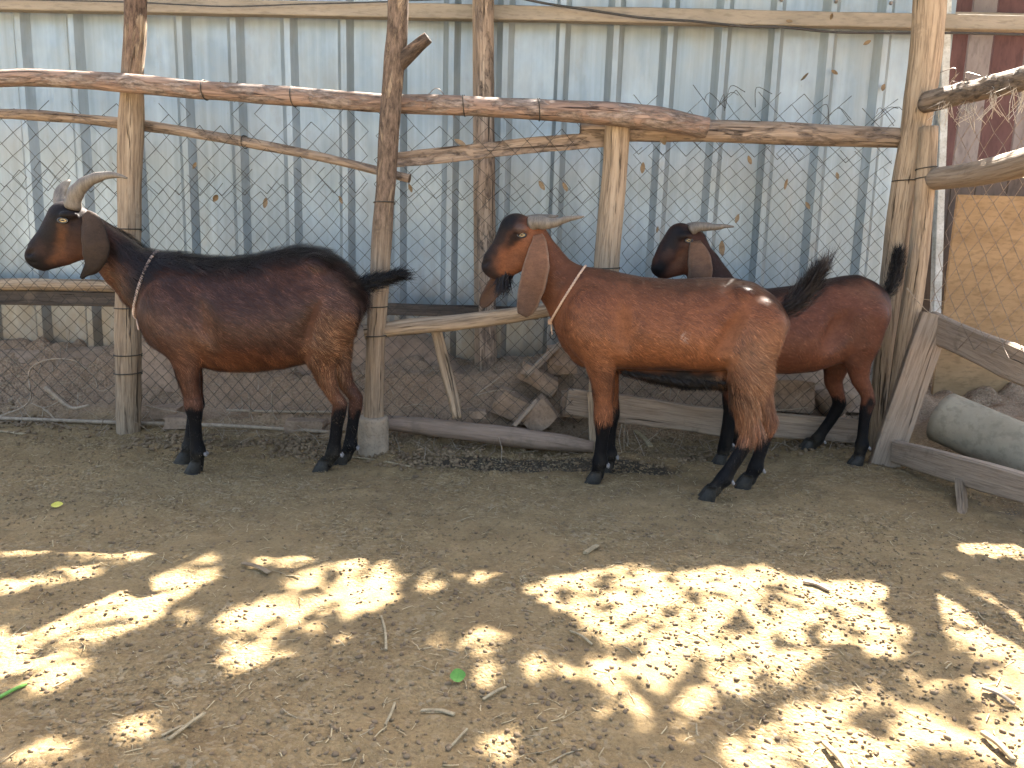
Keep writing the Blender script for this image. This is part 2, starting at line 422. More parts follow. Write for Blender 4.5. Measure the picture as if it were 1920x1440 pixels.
def coat_mat(name, hair):
    m = NT(name); c = m.attr('col', 'Color')
    p = m.co('Object')
    n1 = m.noise(m.map(p, (30, 60, 60)), 1.0, 5, 0.7)
    n2 = m.noise(m.map(p, (160, 300, 300)), 1.0, 3, 0.6)
    f = m.math('ADD', m.math('MULTIPLY', n1, 0.7), m.math('MULTIPLY', n2, 0.5))
    c2 = m.mix(1.0, c, m.ramp(f, [(0.35, 0.65), (0.85, 1.4)]), 'MULTIPLY')
    nor = None if hair else m.bump(f, 0.5, 0.004)
    return m.done(c2, 0.42 if hair else 0.6, nor, spec=0.24 if hair else 0.12,
                  extra={'Sheen Weight': 0.03, 'Sheen Roughness': 0.4})
M['skin'] = coat_mat('goat_skin', False)
M['fur'] = coat_mat('goat_fur', True)
def tree_leaf():
    m = NT('tree_leaf'); n = m.noise(m.co('Object'), 6, 3)
    c = m.ramp(n, [(0.3, (0.035, 0.075, 0.018)), (0.7, (0.075, 0.13, 0.03))])
    d = m.n('BsdfPrincipled', {'Base Color': c, 'Roughness': 0.5})
    t = m.n('BsdfTranslucent', {'Color': c})
    mx = m.n('MixShader', {0: 0.25, 1: d.outputs[0], 2: t.outputs[0]})
    m.t.links.new(mx.outputs[0], m.out.inputs[0]); return m.m
M['treeleaf'] = tree_leaf()
# ------------------------------------------------------------------ ground
def blob(x, y, cx, cy, rx, ry, rot=0.0):
    c, s = math.cos(rot), math.sin(rot)
    dx, dy = x - cx, y - cy
    return np.exp(-(((dx * c + dy * s) / rx) ** 2 + ((-dx * s + dy * c) / ry) ** 2))
FENCE_X = [-6, -2.6, -1.66, -0.5, 0.45, 1.5, 1.75]
FENCE_Y = [3.5, 3.45, 3.40, 3.14, 3.30, 3.46, 3.5]
def fence_y(x): return np.interp(x, FENCE_X, FENCE_Y)
def wetness(x, y):
    w = blob(x, y, 0.02, 2.93, 0.42, 0.10, 0.0) * 1.1 + blob(x, y, 0.47, 2.93, 0.20, 0.09) * 1.0
    w = w + blob(x, y, -1.15, 3.10, 0.75, 0.12) * 0.55 + blob(x, y, 1.75, 2.55, 0.18, 0.35) * 0.5 + blob(x, y, 0.75, 3.15, 0.6, 0.08) * 0.5
    return np.clip(w, 0, 1.2)
HOOFPRINTS = [(random.uniform(-2.0, 1.6), random.uniform(1.2, 3.0), random.uniform(-0.4, 0.4) + 1.57 * random.randint(0, 1)) for _ in range(110)]
def gh(x, y):
    x = np.asarray(x, float); y = np.asarray(y, float)
    P = np.stack([x, y, np.zeros_like(x)], -1)
    near = sstep(9, 4, np.abs(x)) * sstep(9, 4.5, np.abs(y - 2))
    h = near * (0.010 * fbm(P * 3.0, 4, 3) + 0.006 * fbm(P * 16, 3, 9))
    fy = fence_y(x)
    bank = sstep(fy - 0.04, fy + 0.42, y) * (0.20 + 0.03 * np.sin(x * 1.7 + 2) + 0.07 * sstep(-1.6, -2.0, x) + 0.06 * fbm(P * 4, 3, 21) + 0.02 * fbm(P * 14, 3, 22))
    bank = bank + sstep(fy - 0.12, fy + 0.06, y) * (0.015 + 0.02 * fbm(P * 11, 3, 5))
    bank = bank * sstep(12, 7, y)
    side = sstep(1.72, 2.25, x) * sstep(0.5, 2.0, y) * (0.16 + 0.05 * fbm(P * 5, 3, 33)) * sstep(12, 7, x)
    h = h + np.maximum(bank, side)
    h = h - 0.022 * blob(x, y, 0.05, 2.93, 0.40, 0.10)
    for hx_, hy_, hr_ in HOOFPRINTS:                               # cloven hoof prints pressed in the floor
        h = h - 0.007 * (blob(x, y, hx_ - 0.013, hy_, 0.013, 0.03, hr_) + blob(x, y, hx_ + 0.013, hy_, 0.013, 0.03, hr_))
    return h
def axis(lo, hi, step, far):
    a = np.arange(lo, hi + 1e-6, step)
    g = np.cumsum(np.geomspace(step * 1.5, far * 0.25, 22))
    return np.concatenate([(lo - g)[::-1], a, hi + g])
gx, gy = axis(-2.7, 2.7, 0.014, 60), axis(0.75, 4.0, 0.014, 60)
XX, YY = np.meshgrid(gx, gy)
ZZ = gh(XX, YY)
GV = np.stack([XX, YY, ZZ], -1).reshape(-1, 3)
ny, nx = XX.shape
idx = np.arange(nx * ny).reshape(ny, nx)
GF = np.stack([idx[:-1, :-1], idx[:-1, 1:], idx[1:, 1:], idx[1:, :-1]], -1).reshape(-1, 4)
wet = wetness(XX, YY).reshape(-1)
bank_w = np.maximum(sstep(-0.08, 0.12, YY - fence_y(XX)), sstep(1.75, 2.0, XX)).reshape(-1) * sstep(9, 6, np.abs(YY)).reshape(-1)
g = mk('ground', GV, GF, M['ground'], None, {'wet': ('FLOAT', wet), 'bank': ('FLOAT', bank_w)}, base=False)
tag(g, 'trampled brown soil floor of the goat pen strewn with dung', 'ground', kind='structure')

# ------------------------------------------------------------------ sheet metal wall
WALL_Y, WALL_TOP = 3.9, 2.28
wall = empty('sheet_metal_wall', (0, WALL_Y, 0))
tag(wall, 'tall pale grey ribbed sheet metal wall behind the goats', 'wall')
def rib_sheet(x0, x1, ribs, y, z0, z1, lean=0.0, seed=0):
    prof = [(x0, 0.0)]
    for r in ribs:
        prof += [(r - 0.042, 0.0), (r - 0.013, -0.036), (r + 0.013, -0.036), (r + 0.042, 0.0)]
        prof += [(r + 0.105, 0.0), (r + 0.128, -0.0012), (r + 0.150, 0.0)]
    prof = [p for p in prof if x0 <= p[0] < x1 - 0.004] + [(x1, 0.0)]
    prof = np.array(prof)
    zs = np.linspace(z0, z1, 16)
    V = []
    for z in zs:
        q = np.stack([prof[:, 0] * 2.1 + seed, np.full(len(prof), z * 1.7), np.full(len(prof), seed * 1.0)], 1)
        V.append(np.stack([prof[:, 0] + lean * (z - 1), y + prof[:, 1] + 0.007 * fbm(q, 2, seed), np.full(len(prof), z)], 1))
    V = np.concatenate(V); n = len(prof)
    Fc = [[i * n + j, i * n + j + 1, (i + 1) * n + j + 1, (i + 1) * n + j] for i in range(len(zs) - 1) for j in range(n - 1)]
    # a real gauge: back skin and rim
    B = V + np.array([0, 0.003, 0]); N = len(V)
    Fb = [[q[0] + N, q[3] + N, q[2] + N, q[1] + N] for q in Fc]
    return np.concatenate([V, B]), Fc + Fb
edges = [-4.95, -3.93, -2.92, -1.90, -0.875, 0.15, 1.165, 2.035]
for i in range(len(edges) - 1):
    x0, x1 = edges[i], edges[i + 1] + (0.05 if i < len(edges) - 2 else 0)
    ribs = [edges[i] + 0.035 + k * 0.254 for k in range(4)]
    v, f = rib_sheet(x0, x1, ribs, WALL_Y + 0.006 * (i % 2), 0.12, WALL_TOP + 0.004 * ((i * 7) % 3), 0.004 * ((i % 3) - 1), seed=i + 2)
    s = mk('sheet', v, f, M['sheet'], wall, smooth=False)
    for zz in (1.90,):                                       # roofing nails on the purlin line
        for r in ribs[:4]:
            if r < x1 - 0.05:
                vv, ff, _ = sweep([(r, WALL_Y - 0.037, zz + 0.1, 0.009), (r, WALL_Y - 0.046, zz + 0.1, 0.006)], nseg=8, step=0.01)
                mk('nail', vv, ff, M['claw'], s)

# mud plinth at the foot of the wall
xs = np.arange(-4.2, 2.0, 0.05)
prof = [(-0.26, 0.0), (-0.20, 0.20), (-0.15, 0.33), (-0.10, 0.375), (-0.012, 0.39)]
V = []
for x in xs:
    tall = 0.85 + 0.25 * fbm(np.array([[x * 1.2, 2.0, 0]]), 2, 4)[0] - 0.62 * sstep(-1.65, -1.95, x) - 0.45 * sstep(-0.45, -0.2, x) + 0.28 * sstep(0.15, 0.5, x) * sstep(1.8, 1.3, x)
    for a, b in prof:
        n_ = fbm(np.array([[x * 3, b * 6, a * 6]]), 3, 8)[0] * 0.025
        V.append((x, WALL_Y + a + (n_ if a < -0.02 else 0), 0.10 + b * tall + n_ * (b > 0)))
k = len(prof)
Fc = [[i * k + j, (i + 1) * k + j, (i + 1) * k + j + 1, i * k + j + 1] for i in range(len(xs) - 1) for j in range(k - 1)]
o = mk('mud_plinth', V, Fc, M['mud'])
tag(o, 'low rounded mud plinth along the foot of the sheet metal wall', 'plinth')

def thing_board(name, label, cat, *a, group=None, **k):
    return tag(board(name, *a, **k), label, cat, group)
# purlin across the top of the wall
thing_board('wall_purlin', 'long dusty timber purlin nailed across the top of the sheet wall', 'beam',
            at(-60, 5, 3.82), at(1950, 46, 3.82), 0.026, 0.032, M['purlin'], up=(0, 0, 1), seed=5, step=0.12)
# cable drooping below the purlin
pts = [at(x, y, 3.76) for x, y in ((900, -22), (1010, 4), (1100, 18), (1200, 33), (1300, 40), (1400, 50), (1470, 51), (1560, 60), (1680, 62), (1800, 62), (1950, 66))]
v, f = wirepts(pts, 0.0055, 6, 0.05)
tag(mk('cable', v, f, M['cable']), 'thin dark cable sagging across the top of the sheet wall', 'cable')
pts = [at(x, y, 3.77) for x, y in ((-20, -2), (240, 4), (420, 12), (560, 8), (700, 4), (860, -2), (1000, -6))]
v, f = wirepts(pts, 0.003, 5, 0.05)
tag(mk('wire_strand', v, f, M['cable']), 'thin wire running along the purlin at top left', 'wire')

# ------------------------------------------------------------------ timber posts
def px_post(pts, Yb, Yt=None):
    """pts: (px, py, width_px) from top to bottom; straight in depth from Yt to Yb"""
    Yt = Yb if Yt is None else Yt
    n = len(pts); out = []
    for i, (x, y, w) in enumerate(pts):
        Y = Yt + (Yb - Yt) * i / (n - 1)
        p = at(x, y, Y)
        out.append((p[0], p[1], p[2], 0.5 * w * Y / FPX))
    return out
def ring_tie(pts, frac, mat, parent, extra=1.06, turns=1.3):
    P = resample(pts, 0.02); i = int(frac * (len(P) - 1)); c = P[i]
    T = norm(P[min(i + 1, len(P) - 1)][:3] - P[i - 1][:3])
    A = norm(np.cross(T, [0, 1, 0.2])); B = np.cross(A, T)
    th = np.linspace(0, 2 * np.pi * turns, 26)
    q = [c[:3] + (A * math.cos(t) + B * math.sin(t)) * c[3] * extra + T * (0.006 * math.sin(t * 0.7)) for t in th]
    v, f = wirepts(q, 0.0022, 4, 0.05)
    mk('wire_tie', v, f, mat, parent)

pA = px_post([(254, -60, 38), (253, 60, 38), (248, 140, 37), (246, 230, 43), (243, 340, 41), (242, 440, 41), (240, 560, 44), (240, 680, 47), (241, 760, 46), (242, 822, 44)], 3.262)
postA = pole('fence_post', pA, M['wood_post_a'], rough=0.07, seed=11)
tag(postA, 'tall rough post behind the horned goat\'s neck, bark peeling at its top', 'post', 'timber posts of the pen fence')
for fr in (0.53, 0.70, 0.80, 0.84): ring_tie(pA, fr, M['wire'], postA)

pB = px_post([(748, -60, 36), (746, 40, 36), (740, 110, 40), (734, 180, 36), (728, 270, 37), (723, 350, 36), (717, 430, 38), (712, 520, 37), (706, 620, 36), (703, 700, 36), (701, 790, 37), (700, 840, 37)], 3.01)
postB = pole('fence_post', pB, M['wood_post_b'], rough=0.08, seed=12)
tag(postB, 'forked dark barked post between the first two goats', 'post', 'timber posts of the pen fence')
a, b = at(742, 122, 3.01), at(803, 70, 2.98)
fk = pole('fork_stub', [(*a, 0.034), (*(a * .5 + b * .5), 0.026), (*b, 0.021)], M['wood_bark'], postB, seed=13, step=0.02)
for fr in (0.47, 0.685, 0.75): ring_tie(pB, fr, M['wire'], postB)
# sleeve at the foot of the forked post
c = at(700, 840, 3.01)
sl_pts = [(c[0], c[1], 0.155, 0.052), (c[0], c[1], 0.148, 0.060), (c[0], c[1], 0.08, 0.061), (c[0], c[1], 0.0, 0.062), (c[0], c[1], -0.02, 0.06)]
o = pole('post_sleeve', sl_pts, M['block'], postB, rough=0.04, nseg=20, seed=14, step=0.02)
o['label'] = 'short thick stump sleeve round the foot of the post'

pC = px_post([(908, -60, 32), (910, 200, 33), (912, 430, 34), (914, 620, 34), (916, 730, 34)], 3.70)
tag(pole('wall_post', pC, M['wood_strip'], rough=0.06, seed=15), 'thin brown post standing against the sheet wall behind the middle goat\'s head', 'post', 'timber posts of the pen fence')
pC2 = px_post([(893, -60, 14), (893, 300, 14), (896, 700, 15)], 3.80)
tag(board('batten', pC2[0][:3], pC2[-1][:3], 0.017, 0.02, M['wood_grey'], up=(0, 1, 0)), 'narrow grey batten upright against the sheet wall left of the thin post', 'batten')

pD = px_post([(1157, 234, 46), (1153, 320, 46), (1146, 400, 46), (1139, 480, 47), (1133, 580, 47), (1128, 700, 47), (1125, 850, 47)], 3.24)
postD = pole('fence_post', pD, M['wood_pale'], rough=0.05, seed=16)
tag(postD, 'pale stripped post rising behind the middle goat under the long rail', 'post', 'timber posts of the pen fence')
ring_tie(pD, 0.43, M['wire'], postD)

pE = px_post([(1746, -70, 56), (1738, 80, 54), (1722, 200, 50), (1703, 320, 47), (1686, 430, 46), (1674, 540, 44), (1664, 640, 42), (1655, 740, 40), (1648, 850, 40)], 3.33, 3.28)
postE = pole('fence_post', pE, M['wood_pale'], rough=0.06, seed=17)
tag(postE, 'thick leaning corner post at the right, pale and bored by insects', 'post', 'timber posts of the pen fence')
ring_tie(pE, 0.42, M['wire'], postE, 1.04)
pF = px_post([(1742, 238, 30), (1738, 300, 33), (1728, 420, 34), (1714, 540, 36), (1698, 640, 36), (1680, 760, 32), (1670, 850, 30)], 3.17, 3.20)
postF = pole('fence_post', pF, M['wood_pale'], rough=0.06, seed=18)
tag(postF, 'shorter pale post with a sawn top tied against the leaning corner post', 'post', 'timber posts of the pen fence')
for fr in (0.14, 0.17): ring_tie(pF, fr, M['wire'], postF, 1.05)
pg = px_post([(1655, 600, 34), (1650, 700, 34), (1642, 780, 33), (1633, 870, 33)], 3.42)
tag(pole('fence_post', pg, M['whitepost'], rough=0.03, seed=19), 'chipped whitish post standing behind the rearmost goat\'s hind legs', 'post')

# stakes
ps = px_post([(1108, 735, 12), (1110, 790, 12), (1112, 850, 13)], 3.12)
tag(board('stake', ps[0][:3], ps[-1][:3], 0.013, 0.008, M['wood_pale'], up=(0, 1, 0)), 'thin upright stake at the end of the low log by the middle goat\'s foreleg', 'stake')

# ------------------------------------------------------------------ rails
def px_rail(pts):
    """(px, py, width_px, Y)"""
    return [(*at(x, y, Y), 0.5 * w * Y / FPX) for x, y, w, Y in pts]
def thing_rail(label, pts, mat, rough=0.09, seed=1, name='fence_rail', cat='rail', nseg=14):
    o = pole(name, px_rail(pts), mat, rough=rough, seed=seed, nseg=nseg)
    return tag(o, label, cat, 'rails of the pen fence')
r1 = [(-430, 152, 27, 3.21), (-60, 149, 28, 3.19), (60, 146, 29, 3.19), (150, 150, 30, 3.18), (260, 158, 33, 3.17), (420, 172, 31, 3.15), (560, 182, 32, 3.12), (700, 192, 33, 3.10),
      (860, 198, 34, 3.10), (1010, 206, 36, 3.12), (1150, 214, 40, 3.15), (1240, 224, 41, 3.15), (1326, 240, 36, 3.15)]
top_rail = thing_rail('long reddish top rail running from the left edge to the pale post', r1, M['wood_red'], 0.08, 31)
for fr in (0.47, 0.565, 0.74, 0.82): ring_tie(px_rail(r1), fr, M['wire'], top_rail)
thing_rail('weathered rail from the pale post to the leaning corner post', [(1088, 246, 30, 3.27), (1180, 246, 36, 3.27), (1330, 246, 38, 3.28), (1450, 249, 38, 3.30), (1560, 254, 37, 3.32), (1690, 259, 34, 3.33)], M['wood_rail'], 0.08, 32)
r3 = [(-430, 198, 17, 3.40), (-60, 212, 17, 3.36), (80, 217, 18, 3.35), (220, 230, 18, 3.33), (320, 243, 18, 3.31), (450, 265, 18, 3.26), (560, 285, 17, 3.20), (660, 308, 16, 3.14), (768, 335, 15, 3.09)]
o = thing_rail('thin crooked pole sloping down from the left edge to the forked post', r3, M['wood_rail'], 0.14, 33)
for fr in (0.55, 0.74): ring_tie(px_rail(r3), fr, M['wire'], o, 1.2)
b4 = [at(730, 301, 3.10), at(860, 288, 3.14), at(1000, 272, 3.2), at(1135, 262, 3.26)]
o = board('fence_board', b4[0], b4[3], 0.006, 0.028, M['wood_rail'], up=(0, 0, 1), seed=34, mid=b4[1:3], rough=0.12, step=0.04)
tag(o, 'thin flat board from the forked post up to the pale post', 'board', 'rails of the pen fence')

thing_rail('mottled log on the left behind the horned goat\'s muzzle', [(-430, 529, 22, 3.60), (-60, 533, 22, 3.60), (60, 533, 23, 3.60), (160, 535, 22, 3.60), (260, 538, 20, 3.60)], M['wood_pale'], 0.1, 35)
thing_board('wall_board', 'dark board below the mottled log at the left', 'board', at(-430, 549, 3.62), at(270, 562, 3.62), 0.018, 0.034, M['wood_dark'], up=(0, 0, 1), seed=36)
thing_board('wall_board', 'dark dusty board low on the sheet wall between the two nearer goats', 'board', at(690, 578, 3.72), at(1010, 588, 3.72), 0.02, 0.028, M['wood_dark'], up=(0, 0, 1), seed=37)
thing_rail('rough split rail between the forked post and the middle goat', [(684, 624, 27, 3.02), (760, 614, 30, 3.03), (850, 606, 31, 3.05), (940, 595, 29, 3.08), (1035, 578, 26, 3.12), (1090, 570, 24, 3.15)], M['wood_pale'], 0.16, 38)
thing_rail('short slanting brace under the split rail', [(812, 596, 20, 3.12), (822, 635, 22, 3.12), (838, 700, 22, 3.10), (851, 752, 22, 3.08), (858, 784, 19, 3.07)], M['wood_pale'], 0.08, 39, 'brace', 'brace')
thing_rail('brown log lying low between the forked post and the middle goat\'s forelegs', [(718, 792, 26, 3.16), (800, 800, 33, 3.15), (900, 812, 35, 3.13), (1000, 824, 36, 3.11), (1060, 831, 33, 3.10), (1112, 838, 22, 3.09)], M['wood_dirty'], 0.14, 40, 'low_log', 'log')
thing_board('low_plank', 'wide dusty plank on edge behind the middle goat\'s belly', 'plank', at(1062, 752, 3.28), at(1395, 798, 3.30), 0.016, 0.060, M['wood_grey'], up=(0, 0, 1), seed=41, rough=0.07, step=0.04)
thing_board('low_plank', 'wide plank on edge behind the rearmost goat\'s hind hooves', 'plank', at(1385, 792, 3.34), at(1655, 812, 3.36), 0.016, 0.055, M['wood_grey'], up=(0, 0, 1), seed=42, rough=0.07, step=0.04)
# bamboo canes lying along the fence foot on the left
thing_rail('slim cane lying along the fence foot from the left edge', [(-300, 778, 8, 3.38), (-40, 783, 8, 3.36), (220, 792, 8, 3.34), (420, 798, 8, 3.30), (620, 810, 7, 3.24)], M['twig'], 0.06, 43, 'cane', 'cane', 6)
thing_rail('upper slim cane behind the horned goat\'s hind legs', [(425, 769, 6, 3.38), (520, 772, 6, 3.36), (640, 773, 6, 3.32)], M['twig'], 0.06, 44, 'cane', 'cane', 6)

# leaning board right of the rearmost goat
e0, e1 = at(1755, 590, 3.10), G(1655, 868)
nrm = norm([-0.25, -1, 0.12])
o = board('leaning_board', e1 + np.array([0, 0, -0.03]), e0, 0.056, 0.026, M['wood_grey'], up=nrm, seed=45, rough=0.03)
tag(o, 'thick grey board leaning at the foot of the corner posts', 'board')

# ------------------------------------------------------------------ side fence running towards the viewer on the right
sr = [(*at(1740, 192, 3.22), .040), (*atX(1838, 168, 1.625), .040), (*atX(1990, 128, 1.60), .042)]
o = pole('fence_rail', [tuple(q) for q in sr], M['wood_rail'], rough=0.12, seed=51)
tag(o, 'upper rail of the side fence at the right, hung with frayed string', 'rail', 'rails of the side fence')
sr2 = [(*at(1750, 336, 3.18), .043), (*atX(1840, 324, 1.665), .046), (*atX(1990, 285, 1.63), .048)]
o = pole('fence_rail', [tuple(q) for q in sr2], M['wood_grey'], rough=0.05, seed=52)
tag(o, 'thick grey lower rail of the side fence at the right, sunlit on top', 'rail', 'rails of the side fence')
thing_board('side_plank', 'wide grey plank slanting away behind the leaning board', 'plank', at(1745, 612, 3.14), atX(2010, 728, 1.76), 0.016, 0.062, M['wood_grey'], up=(0, 0, 1), seed=53, rough=0.08)
thing_board('side_plank', 'low pale plank on edge running right from the leaning board\'s foot', 'plank', at(1680, 846, 3.06), atX(2020, 944, 1.735), 0.022, 0.046, M['wood_grey'], up=(0, 0, 1), seed=54, rough=0.08)
st = [at(1798, 876, 2.80), G(1808, 962)]
tag(board('stake', st[0], st[1] + np.array([0, 0, -.02]), 0.021, 0.012, M['wood_pale'], up=(0, 1, 0), seed=55), 'short stake driven in front of the low pale plank', 'stake')
# concrete pipe beyond the side fence
q0, q1 = at(1768, 782, 3.12), at(2080, 920, 2.62)
ax = norm(q1 - q0); rp = 0.106
pp = [(*(q0 - ax * 0.0), 0.099), (*(q0 + ax * 0.005), rp), (*(q0 + ax * 0.03), rp), (*(q0 * .5 + q1 * .5), rp), (*q1, rp)]
v, f, w = sweep(pp, nseg=32, step=0.05, cap=False)
pi_ = [(*(q0 - ax * 0.0), 0.099), (*(q0 + ax * 0.003), 0.080), (*(q0 + ax * 0.12), 0.078)]
v2, f2, _ = sweep(pi_, nseg=32, step=0.03, cap=True)
v, f = merge([(v, f), (v2, f2)])
tag(mk('concrete_pipe', v, f, M['concrete']), 'grey round pipe lying beyond the side fence at the right', 'pipe')

# building behind the side fence: maroon and grey vertical panels, ochre plywood, earth
back = empty('painted_panel_wall', (2.6, 4.3, 0))
tag(back, 'maroon and grey panelled wall beyond the right corner', 'wall')
x = 2.02
for i, (wd, mname) in enumerate([(0.30, 'maroon'), (0.13, 'greypanel'), (0.17, 'maroon'), (0.16, 'greypanel'), (0.20, 'maroon'), (0.25, 'greypanel'), (0.3, 'maroon'), (0.3, 'greypanel')]):
    v, f, w = sweep([(x + wd / 2, 4.30, 1.28, 1), (x + wd / 2, 4.30, 2.5, 1)], prof=boardprof(wd / 2 - 0.004, 0.012), step=0.3, up=(0, 1, 0))
    mk('panel', v, f, M[mname], back, smooth=False)
    v, f, w = sweep([(x + wd / 2, 4.29, 0.0, 1), (x + wd / 2, 4.29, 1.275, 1)], prof=boardprof(wd / 2 - 0.003, 0.014), step=0.3, up=(0, 1, 0))
    mk('panel', v, f, M['brownpanel'], back, smooth=False)
    x += wd
thing_board('back_purlin', 'short timber purlin on the panelled wall at top right', 'beam', at(1760, 36, 4.2), at(1990, 42, 4.2), 0.03, 0.03, M['purlin'], up=(0, 0, 1), seed=56)
pl0, pl1 = at(1795, 365, 3.85), at(1785, 690, 3.85)
zt, zb = pl0[2], 0.15
mx = pl0[0]
pw = board('plywood_board', (mx + 0.42, 3.85, zb), (mx + 0.42, 3.85, zt), 0.42, 0.008, M['plywood'], up=(0, 1, 0), seed=57, rough=0.0)
tag(pw, 'ochre plywood board standing behind the side fence mesh', 'board')
# sheet wall return edge post
pr = px_post([(1775, -50, 14), (1765, 300, 13), (1752, 640, 13)], 3.86)
tag(board('corner_batten', pr[-1][:3], pr[0][:3], 0.018, 0.02, M['whitepost'], up=(0, 1, 0)), 'pale batten at the right end of the sheet metal wall', 'batten')

# ------------------------------------------------------------------ chain link mesh
def chainlink(path, z0, z1, cw, ch, r, seed, sag=0.012, zig=None, missing=0.0):
    """path: function s -> (x, y); wires zigzag upward; neighbouring wires hook into each other"""
    L = path(None)
    cols = int(L / (cw / 2)); rows = int((z1 - z0) / (ch / 2))
    V, Fc, n = [], [], 0
    rs = np.random.default_rng(seed)
    for c in range(cols):
        top = rows if zig is None else rows - rs.integers(0, zig)
        ii = np.arange(0, top + 1)
        s = (c + 0.5 + np.where((ii + c) % 2 == 0, 0.5, -0.5)) * cw / 2
        z = z0 + ii * ch / 2
        q = np.stack([s * 1.6, z * 2.0, np.zeros(len(ii)) + seed], 1)
        ds = sag * 1.6 * fbm(q, 3, seed); dz = sag * 1.6 * fbm(q + 31.7, 3, seed + 5); dy = 0.02 * fbm(q * 0.7 + 11.1, 2, seed + 9)
        q2 = np.stack([s * 30, z * 30, np.zeros(len(ii)) + seed], 1)
        ds += 0.003 * vnoise(q2, seed + 3); dz += 0.003 * vnoise(q2 + 7.3, seed + 4)
        xy = np.array([path(np.clip(v, 0, L)) for v in s + ds])
        P = np.stack([xy[:, 0], xy[:, 1] + dy + 0.0016 * np.where(ii % 2 == 0, 1, -1), z + dz], 1)
        keep = np.ones(len(ii), bool)
        T = np.gradient(P, axis=0); T /= np.linalg.norm(T, axis=1)[:, None]
        Nn = np.array([0, 1.0, 0]); A = np.cross(T, Nn); A /= np.linalg.norm(A, axis=1)[:, None]
        ring = []
        for k in range(3):
            t = k * 2 * np.pi / 3
            ring.append(P + (A * math.cos(t) + Nn * math.sin(t)) * r)
        ring = np.stack(ring, 1)                      # m,3,3
        m = len(P); V.append(ring.reshape(-1, 3))
        a = n + np.arange(m - 1)[:, None] * 3
        for k in range(3):
            k2 = (k + 1) % 3
            Fc.append(np.concatenate([a + k, a + k2, a + 3 + k2, a + 3 + k], 1))
        n += m * 3
    return np.concatenate(V), np.concatenate(Fc)
def poly_path(pts):
    pts = np.array(pts, float); seg = np.linalg.norm(np.diff(pts, axis=0), axis=1); cum = np.concatenate([[0], np.cumsum(seg)])
    def f(s):
        if s is None: return cum[-1]
        return (np.interp(s, cum, pts[:, 0]), np.interp(s, cum, pts[:, 1]))
    return f
left_path = poly_path([(-3.3, 3.43), (-2.75, 3.40), (-1.70, 3.335), (-1.62, 3.33), (-0.56, 3.10)])
mid_path = poly_path([(-0.56, 3.10), (0.0, 3.16), (0.45, 3.30)])
right_path = poly_path([(0.45, 3.31), (1.0, 3.36), (1.62, 3.40)])
for pth, zt, lab, sd in ((left_path, 1.42, 'sagging chain link mesh behind the horned goat on the left', 61), (mid_path, 1.40, 'chain link mesh between the forked post and the pale post', 62),
                         (right_path, 1.50, 'chain link mesh with ragged top between pale post and leaning corner post', 63)):
    e = empty('chain_link_mesh', (*pth(0.0), 0.1))
    tag(e, lab, 'wire mesh', 'chain link panels of the pen fence')
    v, f = chainlink(pth, 1.02 if sd != 63 else 1.22, zt, 0.098, 0.092, 0.0016, sd, zig=3)
    mk('coarse_netting', v, f, M['wire'], e, smooth=False)
    v, f = chainlink(pth, 0.10, 1.14 if sd != 63 else 1.30, 0.064, 0.062, 0.0015, sd + 10, sag=0.011, zig=4)
    v[:, 1] += 0.03
    mk('fine_netting', v, f, M['wire'], e, smooth=False)
side_path = poly_path([(1.69, 3.15), (1.70, 2.7), (1.69, 2.2)])
v, f = chainlink(side_path, 0.52, 1.42, 0.10, 0.098, 0.0015, 71, sag=0.02)
tag(mk('chain_link_mesh', v, f, M['wire_pale'], smooth=False), 'pale large-holed chain link mesh of the side fence at the right', 'wire mesh', 'chain link panels of the side fence')
# tangled loose wire ends along the top rail
for i, (x0, x1, yy, Yd) in enumerate(((420, 560, 165, 3.17), (690, 800, 175, 3.13), (830, 960, 188, 3.12), (1000, 1180, 200, 3.17), (1290, 1420, 175, 3.30), (1440, 1700, 205, 3.36))):
    rs = np.random.default_rng(200 + i)
    names = ['left of the forked post', 'beside the forked post', 'right of the forked post', 'left of the pale post', 'right of the long rail\'s broken end', 'beside the leaning corner post']
    e = empty('loose_wire', at((x0 + x1) / 2, yy + 25, Yd))
    tag(e, 'tangle of loose wire ends above the rail ' + names[i], 'wire')
    for k in range(5):
        xa = rs.uniform(x0, x1); xb = xa + rs.uniform(-60, 60)
        P = [at(xa, yy + 25 + rs.uniform(-4, 8), Yd), at((xa + xb) / 2 + rs.uniform(-15, 15), yy + rs.uniform(-14, 12), Yd + rs.uniform(-.03, .03)), at(xb, yy + rs.uniform(-4, 22), Yd + rs.uniform(-.03, .03))]
        v, f = wirepts(P, 0.0013, 4, 0.02)
        mk('wire_end', v, f, M['wire_pale'] if i in (1, 2) else M['wire'], e)
